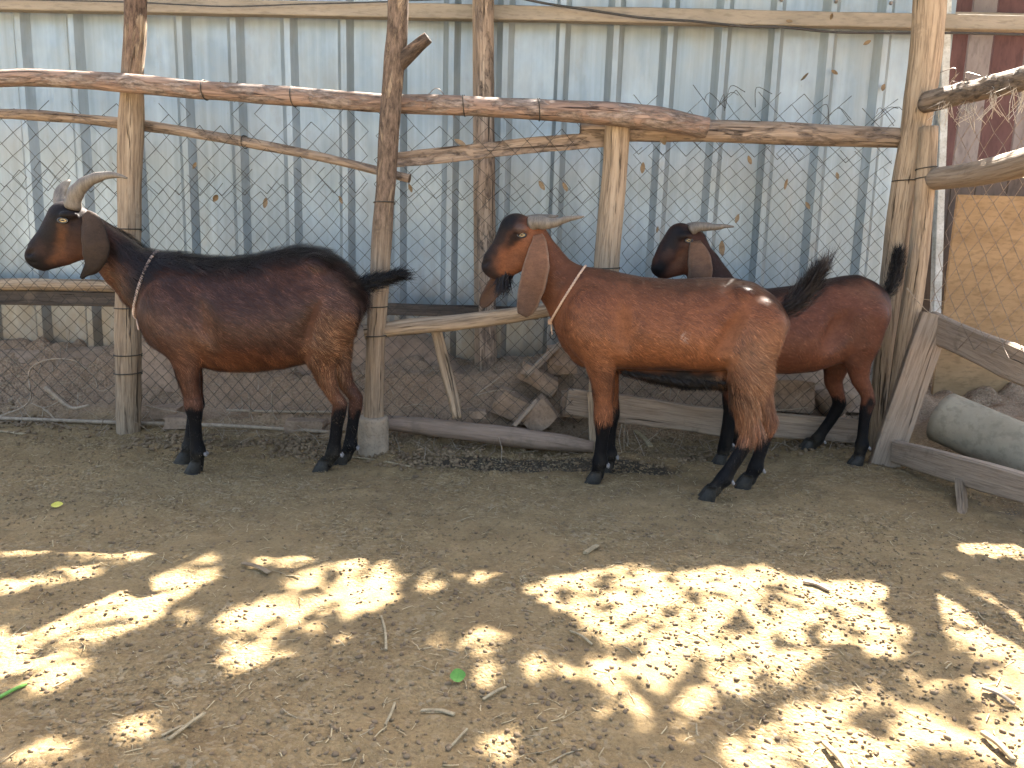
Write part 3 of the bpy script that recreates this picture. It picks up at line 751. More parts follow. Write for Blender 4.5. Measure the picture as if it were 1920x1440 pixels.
# ------------------------------------------------------------------ goats
def surface_nets(D, h, org):
    s = D < 0
    c = np.zeros(tuple(np.array(D.shape) - 1), np.int8)
    for a in (0, 1):
        for b in (0, 1):
            for d in (0, 1):
                c += s[a:a + c.shape[0], b:b + c.shape[1], d:d + c.shape[2]]
    act = (c > 0) & (c < 8)
    I = np.argwhere(act)
    vid = -np.ones(c.shape, np.int64); vid[act] = np.arange(len(I))
    acc = np.zeros((len(I), 3)); cnt = np.zeros(len(I))
    corners = [(a, b, d) for a in (0, 1) for b in (0, 1) for d in (0, 1)]
    val = {k: D[I[:, 0] + k[0], I[:, 1] + k[1], I[:, 2] + k[2]] for k in corners}
    for p in corners:
        for ax in range(3):
            if p[ax]: continue
            q = list(p); q[ax] = 1; q = tuple(q)
            da, db = val[p], val[q]
            m = (da < 0) != (db < 0)
            t = np.where(m, da / np.where(m, da - db, 1), 0)
            pt = np.array(p, float)[None] + np.eye(3)[ax][None] * t[:, None]
            acc[m] += pt[m]; cnt[m] += 1
    V = (I + acc / cnt[:, None]) * h + org
    Fs = []
    for ax in range(3):
        o1, o2 = [(1, 2), (2, 0), (0, 1)][ax]
        sl0 = [slice(None)] * 3; sl1 = [slice(None)] * 3
        sl0[ax] = slice(0, -1); sl1[ax] = slice(1, None)
        a_, b_ = s[tuple(sl0)], s[tuple(sl1)]
        E = np.argwhere(a_ != b_)
        E = E[(E[:, o1] > 0) & (E[:, o2] > 0) & (E[:, o1] < c.shape[o1]) & (E[:, o2] < c.shape[o2])]
        e1 = np.zeros(3, int); e1[o1] = 1; e2 = np.zeros(3, int); e2[o2] = 1
        g = lambda k: vid[k[:, 0], k[:, 1], k[:, 2]]
        q = np.stack([g(E - e1 - e2), g(E - e2), g(E), g(E - e1)], 1)
        flip = ~a_[E[:, 0], E[:, 1], E[:, 2]]
        q[flip] = q[flip][:, ::-1]
        Fs.append(q)
    return V, np.concatenate(Fs)

def smin(a, b, k):
    h = np.clip(0.5 + 0.5 * (b - a) / k, 0, 1)
    return b * (1 - h) + a * h - k * h * (1 - h)
def smax(a, b, k): return -smin(-a, -b, k)

class Goat:
    def __init__(s, label, origin, fwd, h=0.0055):
        s.O = np.array([origin[0], origin[1], 0.0]); s.Fw = norm([fwd[0], fwd[1], 0])
        s.Z = np.array([0, 0, 1.0]); s.Vn = np.cross(s.Z, s.Fw)          # lateral
        if s.Vn[1] > 0: s.Vn = -s.Vn                                     # towards the viewer
        s.h = h; s.prims = []; s.blobs = []
        s.root = empty('goat', s.O); tag(s.root, label, 'goat', 'goats standing in the pen')
    def loc(s, x, y, v=0.0):
        d = ray(x, y); t = (v - (CAM - s.O) @ s.Vn) / (d @ s.Vn)
        p = CAM + d * t - s.O
        return np.array([p @ s.Fw, v, p @ s.Z]), t / FPX
    def v_of_ground(s, x, y):
        return (G(x, y) - s.O) @ s.Vn
    def wld(s, P):
        P = np.asarray(P); return s.O + P[..., 0:1] * s.Fw + P[..., 1:2] * s.Vn + P[..., 2:3] * s.Z
    def chain(s, pts, k=0.02, sv=1.0, v=0.0, sub=False):
        """pts (px,py,rpx[,v[,sv]])"""
        q = []
        for p in pts:
            vv = p[3] if len(p) > 3 else v
            l, sc = s.loc(p[0], p[1], vv)
            q.append((l, p[2] * sc, p[4] if len(p) > 4 else sv))
        s.prims.append(('chain', q, None, k, sub))
        return q
    def ell(s, x, y, rx, ry, rv, v=0.0, rot=0.0, k=0.02, sub=False):
        l, sc = s.loc(x, y, v)
        s.prims.append(('ell', l, (rx * sc, rv, ry * sc), math.radians(rot), k, sub))
    def trunk(s, secs, k=0.02):
        q = []
        for x, yt, yb, hw in secs:
            a, sc = s.loc(x, yt); b, _ = s.loc(x, yb)
            q.append(((a[0] + b[0]) / 2, (a[2] + b[2]) / 2, (a[2] - b[2]) / 2, hw))
        q = np.array(sorted(q)); s.prims.append(('trunk', q, k, False)); s.tq = q
    def build_field(s):
        B = []
        for p in s.prims:
            if p[0] == 'chain':
                for e in p[1]: B += [e[0] - e[1], e[0] + e[1]]
            elif p[0] == 'ell': B += [p[1] - max(p[2]), p[1] + max(p[2])]
            else:
                q = p[1]; B += [[q[:, 0].min(), -q[:, 3].max(), (q[:, 1] - q[:, 2]).min()], [q[:, 0].max(), q[:, 3].max(), (q[:, 1] + q[:, 2]).max()]]
        B = np.array(B); lo = B.min(0) - 0.03; hi = B.max(0) + 0.03
        n = np.ceil((hi - lo) / s.h).astype(int) + 1
        s.lo = lo
        ax = [lo[i] + np.arange(n[i]) * s.h for i in range(3)]
        D = np.full(n, 0.08)
        for p in s.prims:
            if p[0] == 'chain':
                ch, k, sub = p[1], p[3], p[4]
                mr = max(e[1] for e in ch) + 0.06
                pa = np.array([e[0] for e in ch])
                l, hh = pa.min(0) - mr, pa.max(0) + mr
            elif p[0] == 'ell':
                c, r, rot, k, sub = p[1:]; mr = max(r) + 0.06; l, hh = c - mr, c + mr
            else:
                q, k, sub = p[1], p[2], p[3]; l, hh = lo, hi
            i0 = [max(0, int((l[i] - lo[i]) / s.h)) for i in range(3)]
            i1 = [min(n[i], int((hh[i] - lo[i]) / s.h) + 2) for i in range(3)]
            if any(i1[i] <= i0[i] for i in range(3)): continue
            u = ax[0][i0[0]:i1[0]][:, None, None]; v = ax[1][i0[1]:i1[1]][None, :, None]; w = ax[2][i0[2]:i1[2]][None, None, :]
            if p[0] == 'chain':
                d = None
                for (a, ra, sa), (b, rb, sb) in zip(ch[:-1], ch[1:]):
                    ab = b - a; L2 = ab @ ab + 1e-9
                    t = np.clip(((u - a[0]) * ab[0] + (v - a[1]) * ab[1] + (w - a[2]) * ab[2]) / L2, 0, 1)
                    r = ra + (rb - ra) * t; sv = sa + (sb - sa) * t
                    dv = (v - a[1] - ab[1] * t) / sv
                    dd = np.sqrt((u - a[0] - ab[0] * t) ** 2 + dv ** 2 + (w - a[2] - ab[2] * t) ** 2) - r
                    dd = dd * np.where(sv < 1, np.minimum(1, 0.5 + 0.5 * sv), 1)
                    d = dd if d is None else np.minimum(d, dd)
            elif p[0] == 'ell':
                cc, ss = math.cos(rot), math.sin(rot)
                du, dw = u - c[0], w - c[2]
                x1 = (du * cc + dw * ss); z1 = (-du * ss + dw * cc); y1 = (v - c[1]) + 0 * x1
                k0 = np.sqrt((x1 / r[0]) ** 2 + (y1 / r[1]) ** 2 + (z1 / r[2]) ** 2)
                k1 = np.sqrt((x1 / r[0] ** 2) ** 2 + (y1 / r[1] ** 2) ** 2 + (z1 / r[2] ** 2) ** 2) + 1e-9
                d = k0 * (k0 - 1) / k1
            else:
                U = ax[0]; uq = q[:, 0]
                ker = np.hanning(9); ker /= ker.sum()
                fi = [np.convolve(np.pad(np.interp(U, uq, q[:, j]), 4, mode='edge'), ker, 'valid') for j in (1, 2, 3)]
                zc, aa, bb = [f[:, None, None] for f in fi]
                y1 = v + 0 * zc; z1 = w - zc
                # fuller low down, narrower at the spine
                bb = bb * (1.0 - 0.16 * np.clip(z1 / aa, -1, 1))
                k0 = np.sqrt((y1 / bb) ** 2 + (z1 / aa) ** 2)
                k1 = np.sqrt((y1 / bb ** 2) ** 2 + (z1 / aa ** 2) ** 2) + 1e-6
                d = k0 * (k0 - 1) / k1
                d = smax(d, smax(u - uq.max() + 0 * d, uq.min() - u + 0 * d, 0.01), 0.03)
            sl_ = tuple(slice(i0[i], i1[i]) for i in range(3))
            D[sl_] = smax(D[sl_], -d, k) if sub else smin(D[sl_], d, k)
        s.D = D
    def field(s, P):
        q = (np.atleast_2d(P) - s.lo) / s.h
        i = np.clip(np.floor(q).astype(int), 0, np.array(s.D.shape) - 2); f = q - i; r = 0
        for a in (0, 1):
            for b in (0, 1):
                for c in (0, 1):
                    w = (f[:, 0] if a else 1 - f[:, 0]) * (f[:, 1] if b else 1 - f[:, 1]) * (f[:, 2] if c else 1 - f[:, 2])
                    r = r + w * s.D[i[:, 0] + a, i[:, 1] + b, i[:, 2] + c]
        return r
    def march(s, p, d, maxd=0.4):
        """first outside point going from inside p along d"""
        d = norm(d); t = np.arange(0, maxd, 0.001); f = s.field(p + t[:, None] * d)
        k = np.argmax(f > 0); return p + t[k] * d
    def surf_v(s, x, y, side=1):
        """surface point on the near (side=1) or far flank over photo point, traced in the mid plane"""
        l, sc = s.loc(x, y, 0.0)
        return s.march(np.array([l[0], 0.0, l[2]]), np.array([0, side, 0]), 0.25)
    def color(s, P):
        c = np.tile(np.array(s.base, float), (len(P), 1))
        nz = fbm(P * 22, 3, 5)
        Pn = P + 0.012 * np.stack([nz, nz * 0, fbm(P * 26 + 9, 3, 6)], 1)
        for (x, y, rx, ry, rot, colr, st) in s.blobs:
            l, sc = s.loc(x, y, 0.0)
            cc, ss = math.cos(math.radians(-rot)), math.sin(math.radians(-rot))
            # photo x runs against body-forward for a goat facing left
            dx = -(Pn[:, 0] - l[0]); dz = Pn[:, 2] - l[2]
            a = (dx * cc + dz * ss) / (rx * sc); b = (-dx * ss + dz * cc) / (ry * sc)
            w = st * np.exp(-((a * a + b * b) ** 1.6))
            c = c * (1 - w[:, None]) + np.array(colr)[None] * w[:, None]
        # dorsal band
        q = s.tq; zt = np.interp(Pn[:, 0], q[:, 0], q[:, 1] + q[:, 2])
        inb = sstep(q[0, 0] - 0.02, q[0, 0] + 0.05, Pn[:, 0]) * sstep(q[-1, 0] + 0.10, q[-1, 0] - 0.03, Pn[:, 0])
        w = s.dorsal[0] * inb * sstep(s.dorsal[1], s.dorsal[1] * 0.25, zt - Pn[:, 2] + 0.012 * nz)
        c = c * (1 - w[:, None]) + np.array(s.black)[None] * w[:, None]
        # belly
        zb = np.interp(Pn[:, 0], q[:, 0], q[:, 1] - q[:, 2])
        dn_ = 0.5 * sstep(0.16, 0.0, P[:, 2]) * np.clip(0.3 + fbm(P * 30, 3, 66), 0, 1)
        # black stockings
        w = sstep(s.stock + 0.03, s.stock - 0.02, P[:, 2] + 0.045 * nz + 0.02 * fbm(P * np.array([70, 70, 9]), 2, 15))
        c = c * (1 - w[:, None]) + np.array(s.black)[None] * w[:, None]
        c = c * (1 - dn_[:, None]) + np.array([0.11, 0.088, 0.06])[None] * dn_[:, None]      # dried dust on the feet
        c *= (1 + 0.16 * fbm(P * np.array([9, 14, 14]), 3, 41))[:, None]
        return np.clip(c * s.gain, 0.0025, 1)
    def finish(s, hairs=45000, lens=None):
        s.build_field()
        V, Fq = surface_nets(s.D, s.h, s.lo)
        for it in range(3):                                             # relax the net
            acc = np.zeros_like(V); cnt = np.zeros(len(V))
            for k in range(4):
                a, b = Fq[:, k], Fq[:, (k + 1) % 4]
                np.add.at(acc, a, V[b]); np.add.at(acc, b, V[a]); np.add.at(cnt, a, 1); np.add.at(cnt, b, 1)
            V = V * 0.55 + 0.45 * acc / cnt[:, None]
        col = s.color(V)
        W = s.wld(V)
        # orientation
        n0 = np.cross(V[Fq[:, 1]] - V[Fq[:, 0]], V[Fq[:, 2]] - V[Fq[:, 0]])
        cen = V[Fq].mean(1)
        out = s.field(cen + 0.004 * n0 / (np.linalg.norm(n0, axis=1)[:, None] + 1e-12)) - s.field(cen)
        handed = np.linalg.det(np.stack([s.Fw, s.Vn, s.Z]))
        if (out.mean() > 0) != (handed > 0): Fq = Fq[:, ::-1]
        s.body = mk('body', W, Fq, M['skin'], s.root, {'col': ('FLOAT_COLOR', col)})
        # fur
        nf = np.cross(W[Fq[:, 2]] - W[Fq[:, 0]], W[Fq[:, 3]] - W[Fq[:, 1]])
        area = np.linalg.norm(nf, axis=1); nf /= area[:, None] + 1e-12
        pick = rng.choice(len(Fq), hairs, p=area / area.sum())
        a, b = rng.random(hairs)[:, None], rng.random(hairs)[:, None]
        q = Fq[pick]
        pl = (V[q[:, 0]] * (1 - a) + V[q[:, 1]] * a) * (1 - b) + (V[q[:, 3]] * (1 - a) + V[q[:, 2]] * a) * b
        n = nf[pick]
        hc = col[q[:, 0]]
        lowd = sstep(0.30, 0.02, pl[:, 2]) * (rng.random(hairs) < 0.22) * np.clip(0.6 + fbm(pl * 18, 2, 55), 0, 1)
        hc = hc * (1 - 0.6 * lowd[:, None]) + np.array([0.12, 0.095, 0.065])[None] * 0.6 * lowd[:, None]
        if hasattr(s, 'tanat'):
            tw = np.exp(-(((pl[:, 0] - s.tanat[0]) / 0.10) ** 2 + ((pl[:, 2] - s.tanat[2]) / 0.16) ** 2)) * (rng.random(hairs) < 0.33)
            hc = hc * (1 - 0.7 * tw[:, None]) + np.array([0.34, 0.185, 0.10])[None] * 0.7 * tw[:, None]
        L, lift, wid = s.fur_spec(pl)
        dirl = s.flow(pl)
        dirl = dirl + 0.35 * np.stack([fbm(pl * 14, 2, 77), fbm(pl * 14 + 5, 2, 78), fbm(pl * 14 + 9, 2, 79)], 1) + 0.13 * rng.normal(size=pl.shape)
        d = dirl[:, 0:1] * s.Fw + dirl[:, 1:2] * s.Vn + dirl[:, 2:3] * s.Z
        hc = hc * (1 + 0.85 * (rng.random(hairs) < 0.13))[:, None]
        hc = hc * (1 + (2.2 * sstep(0.32, 0.2, pl[:, 2]) * (rng.random(hairs) < 0.2))[:, None])
        strips(s.wld(pl) - n * 0.001, n, d, L * (0.6 + 0.8 * rng.random(hairs)), lift, wid, hc * ((0.5 + 0.95 * rng.random(hairs) ** 1.3) * (1 + s.clump * np.clip(fbm(np.stack([(pl[:, 0] - pl[:, 2]) * 60, (pl[:, 0] + pl[:, 2]) * 16, pl[:, 1] * 40], 1), 2, 91), -.7, 1)))[:, None], 'coat', s.root)
    def flow(s, P):
        d = np.tile(np.array([-0.75, 0, -0.62]), (len(P), 1))
        leg = sstep(s.legz + 0.06, s.legz - 0.02, P[:, 2])[:, None]
        d = d * (1 - leg) + np.array([-0.15, 0, -1.0]) * leg
        hd = sstep(s.headu - 0.05, s.headu + 0.03, P[:, 0])[:, None] * 1.0
        d = d * (1 - hd) + np.array([-0.6, 0, 0.35]) * hd
        return d

    def hoof(s, x, y, toe=1.0, size=1.0, fet=None):
        """cloven hoof standing on the ground at photo point of its sole centre"""
        g = G(x, y); v = (g - s.O) @ s.Vn; u = (g - s.O) @ s.Fw
        gz = float(gh(g[0], g[1])) - 0.004
        parts = []
        for sd in (-1, 1):
            vc = v + sd * 0.0125 * size
            rings = [(-0.004, 0.052, 0.015, 0.013), (0.0, 0.040, 0.021, 0.0145), (0.006, 0.020, 0.027, 0.0155), (0.011, 0.004, 0.031, 0.0160), (0.011, 0.0, 0.030, 0.0155)]
            R = []
            for (du, z, ru, rv) in rings:
                for k in range(14):
                    t = k * 2 * np.pi / 14
                    cu, cv = math.cos(t), math.sin(t)
                    pinch = 1.0 if cu < 0 else 1 - 0.38 * cu * cu
                    R.append([u + (du + ru * cu * (1.08 if cu > 0 else 0.8)) * size * toe, vc + rv * cv * pinch * size + sd * 0.002, gz + z * size])
            R = np.array(R); Fc = []
            for i in range(len(rings) - 1):
                for j in range(14):
                    k = (j + 1) % 14; Fc.append([i * 14 + j, i * 14 + k, (i + 1) * 14 + k, (i + 1) * 14 + j])
            Fc += [list(range(14)), list(range((len(rings) - 1) * 14, len(rings) * 14))[::-1]]
            parts.append((s.wld(R), Fc))
        Vv, Fc = merge(parts)
        o = mk('hoof', Vv, Fc, M['hoof'], s.root)
        for sd in (-1, 1):                                               # dewclaws
            fl_, fr_ = fet
            c = s.wld((fl_ + np.array([-fr_ * 0.85, sd * 0.010, -0.004]))[None])[0]
            e = s.wld((fl_ + np.array([-fr_ * 1.12, sd * 0.012, -0.018]))[None])[0]
            vv, ff, _ = sweep([(*c, 0.004), (*(c * .4 + e * .6), 0.006), (*e, 0.003)], nseg=8, step=0.006)
            mk('dewclaw', vv, ff, M['claw'], o)
        return o
    def horn(s, pts, v0, v1, flat=0.62):
        q = []
        for i, (x, y, r) in enumerate(pts):
            vv = v0 + (v1 - v0) * i / (len(pts) - 1)
            l, sc = s.loc(x, y, vv); q.append((*s.wld(l[None])[0], r * sc))
        v, f, w = sweep(q, nseg=16, step=0.012, rough=0.05, seed=int(abs(pts[0][0])))
        # growth rings
        w_s = w[:, 2]; 
        n = len(v)
        P = resample(np.array(q), 0.012)
        ringidx = np.minimum(np.arange(n) // 16, len(P) - 1)
        c = P[ringidx, :3]
        amp = 1 + 0.05 * np.sin(ringidx * 1.35)
        v = c + (v - c) * amp[:, None]
        dv = (v - c) @ s.Vn
        v = v - (dv * (1 - flat))[:, None] * s.Vn
        return mk('horn', v, f, M['horn'], s.root)
    def ear(s, pts, vs_, col_out, rim=None, thick=0.0034, cup=0.24, hairn=1500):
        """pts: (px, py, halfwidth_px, tilt) along the centre line from root to tip; hangs outside the head at lateral vs_"""
        P = []
        for i, (x, y, w) in enumerate(pts):
            l, sc = s.loc(x, y, vs_[i]); P.append((*l, w * sc))
        P = resample(np.array(P), 0.012)
        T = np.gradient(P[:, :3], axis=0); T /= np.linalg.norm(T, axis=1)[:, None]
        R = []
        nse = 18
        ds = np.sign(vs_[1]) if vs_[1] else 1
        for i in range(len(P)):
            A = norm(np.cross(T[i], [0, 1.0, 0])); w = P[i, 3]
            for k in range(nse):
                t = k * 2 * np.pi / nse; a, b = math.cos(t), math.sin(t)
                bulge = cup * w * (1 - a * a) * ds
                R.append(P[i, :3] + A * (a * w) + np.array([0, 1.0, 0]) * (b * thick + bulge))
        R = np.array(R); n = len(P)
        R[:, 1] += 0.0028 * np.tile(np.cos(np.cos(np.arange(nse) * 2 * np.pi / nse) * 9), n)
        R += 0.003 * np.stack([fbm(R * 30, 2, 3), fbm(R * 30 + 4, 2, 4), 0 * R[:, 0]], 1)
        Fc = [[i * nse + j, i * nse + (j + 1) % nse, (i + 1) * nse + (j + 1) % nse, (i + 1) * nse + j] for i in range(n - 1) for j in range(nse)]
        Fc += [list(range(nse))[::-1], list(range((n - 1) * nse, n * nse))]
        aa = np.tile(np.abs(np.cos(np.arange(nse) * 2 * np.pi / nse)), n); tt = np.repeat(np.linspace(0, 1, n), nse)
        c0 = np.array(col_out[0])[None] * (1 - tt[:, None] ** 2) + np.array(col_out[1])[None] * tt[:, None] ** 2
        if rim is not None:
            w = sstep(0.9, 1.0, aa)[:, None]; c0 = c0 * (1 - w) + np.array(rim)[None] * w
        c0 = c0 * (1 + 0.2 * fbm(R * 20, 3, 8))[:, None]
        o = mk('ear', s.wld(R), Fc, M['skin'], s.root, {'col': ('FLOAT_COLOR', np.clip(c0 * (0.8 if s.gain > 0.7 else 0.7), 0.003, 1))})
        return o
    def eye(s, x, y, side=1, r=0.0125):
        p = s.surf_v(x, y, side)
        V, Fc = [], []
        o_ = p - np.array([0, side * r * 0.45, 0])
        nu, nv = 14, 8
        for i in range(nv + 1):
            ph = np.pi * i / nv
            for j in range(nu):
                th = 2 * np.pi * j / nu
                V.append(o_ + np.array([r * 1.15 * math.sin(ph) * math.cos(th), r * 0.9 * math.cos(ph), r * 0.75 * math.sin(ph) * math.sin(th)]))
        for i in range(nv):
            for j in range(nu): Fc.append([i * nu + j, i * nu + (j + 1) % nu, (i + 1) * nu + (j + 1) % nu, (i + 1) * nu + j])
        e = mk('eye', s.wld(np.array(V)), Fc, M['iris'], s.root)
        q0 = o_ + np.array([-r * 0.55, side * r * 0.78, 0]); q1 = o_ + np.array([r * 0.55, side * r * 0.78, 0]); qm = o_ + np.array([0, side * r * 0.90, 0])
        vv, ff, _ = sweep([(*s.wld(q0[None])[0], 0.0012), (*s.wld(qm[None])[0], 0.0026), (*s.wld(q1[None])[0], 0.0012)], nseg=8, step=0.003)
        mk('pupil', vv, ff, M['pupil'], e)
        # lids
        parts = []
        for sg in (1, -1):
            th = np.linspace(-0.15, np.pi + 0.15, 9)
            q = [s.wld((o_ + np.array([r * 1.28 * math.cos(t), side * r * 0.55, sg * r * (0.62 if sg > 0 else 0.66) * math.sin(t)]))[None])[0] for t in th]
            parts.append(wirepts(q, 0.0036, 6, 0.004))
        vv, ff = merge(parts)
        mk('eyelid', vv, ff, M['pupil'], e)
    def collar(s, x0, y0, x1, y1, r, mat, knot=True):
        a, sc = s.loc(x0, y0); b, _ = s.loc(x1, y1)
        c = (a + b) / 2; ax_ = norm(b - a)
        pts = []
        for t in np.linspace(0, 2 * np.pi, 44):
            d = ax_ * math.cos(t) + np.array([0, 1.0, 0]) * math.sin(t)
            pts.append(s.march(c, d, 0.3) + d * (r * 0.9))
        P = np.array(pts)
        P[:, :] = (np.roll(P[:-1], 1, 0)[[*range(len(P) - 1), 0]] + P + np.roll(P[:-1], -1, 0)[[*range(len(P) - 1), 0]]) / 3
        Wp = s.wld(P)
        parts = []
        m = resample(np.concatenate([Wp], 0), 0.004)
        T = np.gradient(m, axis=0); T /= np.linalg.norm(T, axis=1)[:, None] + 1e-9
        A = np.cross(T, [0.3, 0.2, 0.9]); A /= np.linalg.norm(A, axis=1)[:, None]; Bn = np.cross(A, T)
        for ph in (0, 2.1, 4.2):                                          # three-strand lay
            th = np.arange(len(m)) * 0.75 + ph
            q = m + (A * np.cos(th)[:, None] + Bn * np.sin(th)[:, None]) * r * 0.5
            parts.append(sweep(np.concatenate([q, np.full((len(q), 1), r * 0.62)], 1)[::1], nseg=5, step=1.0)[:2] if False else tube_fast(q, r * 0.62, 5))
        v, f = merge(parts)
        o = mk('rope_collar', v, f, mat, s.root)
        k0 = s.wld((s.march(c, ax_, 0.3) + ax_ * r)[None])[0]
        parts = []
        for i in range(4):
            q = [k0 + 0.011 * norm(rng.normal(size=3)) for _ in range(4)]
            parts.append(wirepts(q, r * 0.75, 6, 0.006))
        q = [k0, k0 + np.array([0.002, -0.005, -0.02]), k0 + np.array([0.006, -0.006, -0.045])]
        parts.append(wirepts(q, r * 0.6, 5, 0.008))
        v, f = merge(parts); mk('knot', v, f, mat, o)
        return o
    def tail(s, pts, v=0.0, n=2600, L=0.09, colr=(0.007, 0.0065, 0.007), wisps=60):
        q = []
        for x, y, r in pts:
            l, sc = s.loc(x, y, v); q.append((*l, r * sc))
        P = resample(np.array(q), 0.008)
        Wq = np.concatenate([s.wld(P[:, :3]), P[:, 3:] * 0.26], 1)
        vv, ff, _ = sweep(Wq, nseg=10, step=0.02)
        o = mk('tail', vv, ff, M['skin'], s.root, {'col': ('FLOAT_COLOR', np.tile(colr, (len(vv), 1)))})
        t = rng.random(n) ** 0.8; idx_ = np.clip((t * (len(P) - 1)).astype(int), 0, len(P) - 2)
        T = P[idx_ + 1, :3] - P[idx_, :3]; T /= np.linalg.norm(T, axis=1)[:, None]
        A = np.cross(T, [0, 1.0, 0]); A /= np.linalg.norm(A, axis=1)[:, None]; Bv = np.cross(A, T)
        th = rng.random(n) * 2 * np.pi
        nrm_ = A * np.cos(th)[:, None] + Bv * np.sin(th)[:, None]
        root = P[idx_, :3] + nrm_ * (P[idx_, 3] * rng.uniform(0.2, 0.95, n))[:, None]
        d = T + nrm_ * (0.05 + 0.32 * rng.random(n) ** 1.5)[:, None] + 0.13 * rng.normal(size=(n, 3))
        to = lambda a: a[:, 0:1] * s.Fw + a[:, 1:2] * s.Vn + a[:, 2:3] * s.Z
        strips(s.wld(root), to(nrm_ + 0.6 * rng.normal(size=(n, 3))), to(d), L * (0.3 + 0.4 * rng.random(n) + 0.7 * rng.random(n) * t ** 2), 0.05, 0.0014, np.array(colr)[None] * (0.5 + 1.6 * rng.random(n) ** 2)[:, None], 'tail_hair', o)
    def tuft(s, name, pts_px, v, n, L, dirl, colr, spread=0.12, wid=0.0016):
        """hair hanging from a line on the animal, photo points of the roots"""
        q = np.array([s.loc(x, y, v)[0] for x, y in pts_px])
        P = resample(np.concatenate([q, np.zeros((len(q), 1))], 1), 0.004)[:, :3]
        root = P[rng.integers(0, len(P), n)] + rng.normal(size=(n, 3)) * np.array([0.006, spread * 0.5, 0.004])
        d = np.array(dirl)[None] + 0.22 * rng.normal(size=(n, 3)) * np.array([1, 0.6, 0.5])
        to = lambda a: a[:, 0:1] * s.Fw + a[:, 1:2] * s.Vn + a[:, 2:3] * s.Z
        nn = np.tile(np.array([0.0, 1.0, 0.15]), (n, 1)) + 0.4 * rng.normal(size=(n, 3))
        strips(s.wld(root), to(nn), to(d), L * (0.4 + 0.8 * rng.random(n)), 0.0, wid, np.array(colr)[None] * (0.6 + 0.9 * rng.random(n))[:, None], name, s.root)

def tube_fast(P, r, n):
    T = np.gradient(P, axis=0); T /= np.linalg.norm(T, axis=1)[:, None] + 1e-9
    A = np.cross(T, [0.31, 0.22, 0.92]); A /= np.linalg.norm(A, axis=1)[:, None] + 1e-9; B = np.cross(A, T)
    th = np.arange(n) * 2 * np.pi / n
    V = P[:, None] + (A[:, None] * np.cos(th)[None, :, None] + B[:, None] * np.sin(th)[None, :, None]) * r
    m = len(P)
    Fc = [[i * n + j, i * n + (j + 1) % n, (i + 1) * n + (j + 1) % n, (i + 1) * n + j] for i in range(m - 1) for j in range(n)]
    return V.reshape(-1, 3), Fc
def strips(root, n, d, L, lift, wid, col, name, parent):
    """tapered hairs laid along d on the surface with normal n (world space)"""
    N = len(root)
    n = n / (np.linalg.norm(n, axis=1)[:, None] + 1e-9)
    d = d - n * (np.sum(d * n, 1)[:, None]); d /= np.linalg.norm(d, axis=1)[:, None] + 1e-9
    sd = np.cross(n, d)
    L = np.broadcast_to(L, (N,))[:, None]; lift = np.broadcast_to(lift, (N,))[:, None]; wid = np.broadcast_to(wid, (N,))[:, None]
    p1 = root + d * L * 0.5 + n * L * lift * 0.8
    p2 = root + d * L + n * L * lift * (0.9)
    V = np.stack([root - sd * wid * .5, root + sd * wid * .5, p1 + sd * wid * .42, p1 - sd * wid * .42, p2], 1).reshape(-1, 3)
    b = np.arange(N)[:, None] * 5
    F4 = np.concatenate([b, b + 1, b + 2, b + 3], 1)
    F3 = np.concatenate([b + 3, b + 2, b + 4], 1)
    F = np.concatenate([np.concatenate([b, b + 1, b + 2], 1), np.concatenate([b, b + 2, b + 3], 1), F3])
    c = np.repeat(np.clip(col, 0.003, 1), 5, axis=0)
    o = mk(name, V, F, M['fur'], parent, {'col': ('FLOAT_COLOR', c)})
    o['kind'] = 'stuff'
    return o

CHEST = (0.180, 0.066, 0.030); RUST = (0.235, 0.092, 0.040); TAN = (0.30, 0.15, 0.085)
DARK = (0.060, 0.027, 0.018); BLK = (0.0062, 0.0058, 0.0066); UMB = (0.095, 0.040, 0.024)

def leg(gt, pts, hoofpx, vb, k=0.018, sv0=0.8):
    vh = gt.v_of_ground(*hoofpx)
    n = len(pts); q = []
    for i, p in enumerate(pts):
        t = (i / (n - 1)) ** 0.8
        q.append((p[0], p[1], p[2], vb * (1 - t) + vh * t, sv0 + (0.92 - sv0) * min(1, i / 2)))
    ch = gt.chain(q, k)
    gt.hoof(*hoofpx, size=gt.hs, fet=ch[-3][:2])

# ---- goat with the big horns, left
g1 = Goat('dark brown goat with long curved horns standing at the left', (-0.91, 2.775), (-0.993, -0.10))
g1.hs = 1.02; g1.clump = 0.45; g1.gain = 0.62
g1.base, g1.black = UMB, BLK
g1.dorsal = (0.92, 0.085); g1.stock = 0.235; g1.legz = 0.40; g1.headu = g1.loc(190, 430)[0][0]
g1.trunk([(258, 535, 600, .045), (278, 500, 645, .085), (305, 480, 664, .112), (340, 479, 673, .130), (380, 483, 678, .145), (430, 487, 687, .158), (480, 481, 691, .165), (530, 468, 690, .162),
          (575, 463, 680, .150), (610, 470, 666, .138), (640, 491, 648, .122), (662, 514, 626, .095), (678, 538, 600, .06), (686, 552, 585, .035)])
g1.chain([(318, 545, 62), (275, 528, 58), (237, 501, 47), (205, 468, 42), (175, 444, 38)], 0.03, 0.62)
g1.chain([(150, 428, 37, 0, .72), (126, 413, 36, 0, .74), (100, 447, 29, 0, .68), (80, 468, 26, 0, .66), (70, 481, 22, 0, .78)], 0.015)
g1.chain([(160, 448, 34), (120, 474, 24), (84, 492, 16)], 0.02, 0.60)
g1.ell(129, 403, 17, 8, 0.012, v=0.052, k=0.012)                     # brow
g1.ell(129, 403, 17, 8, 0.012, v=-0.052, k=0.012)
g1.ell(131, 415, 10, 7, 0.012, v=0.056, k=0.006, sub=True)
g1.chain([(52, 491, 4, 0.026), (76, 496, 4.5, 0.036), (96, 493, 4, 0.040)], 0.004, 1.0, sub=True)      # mouth line
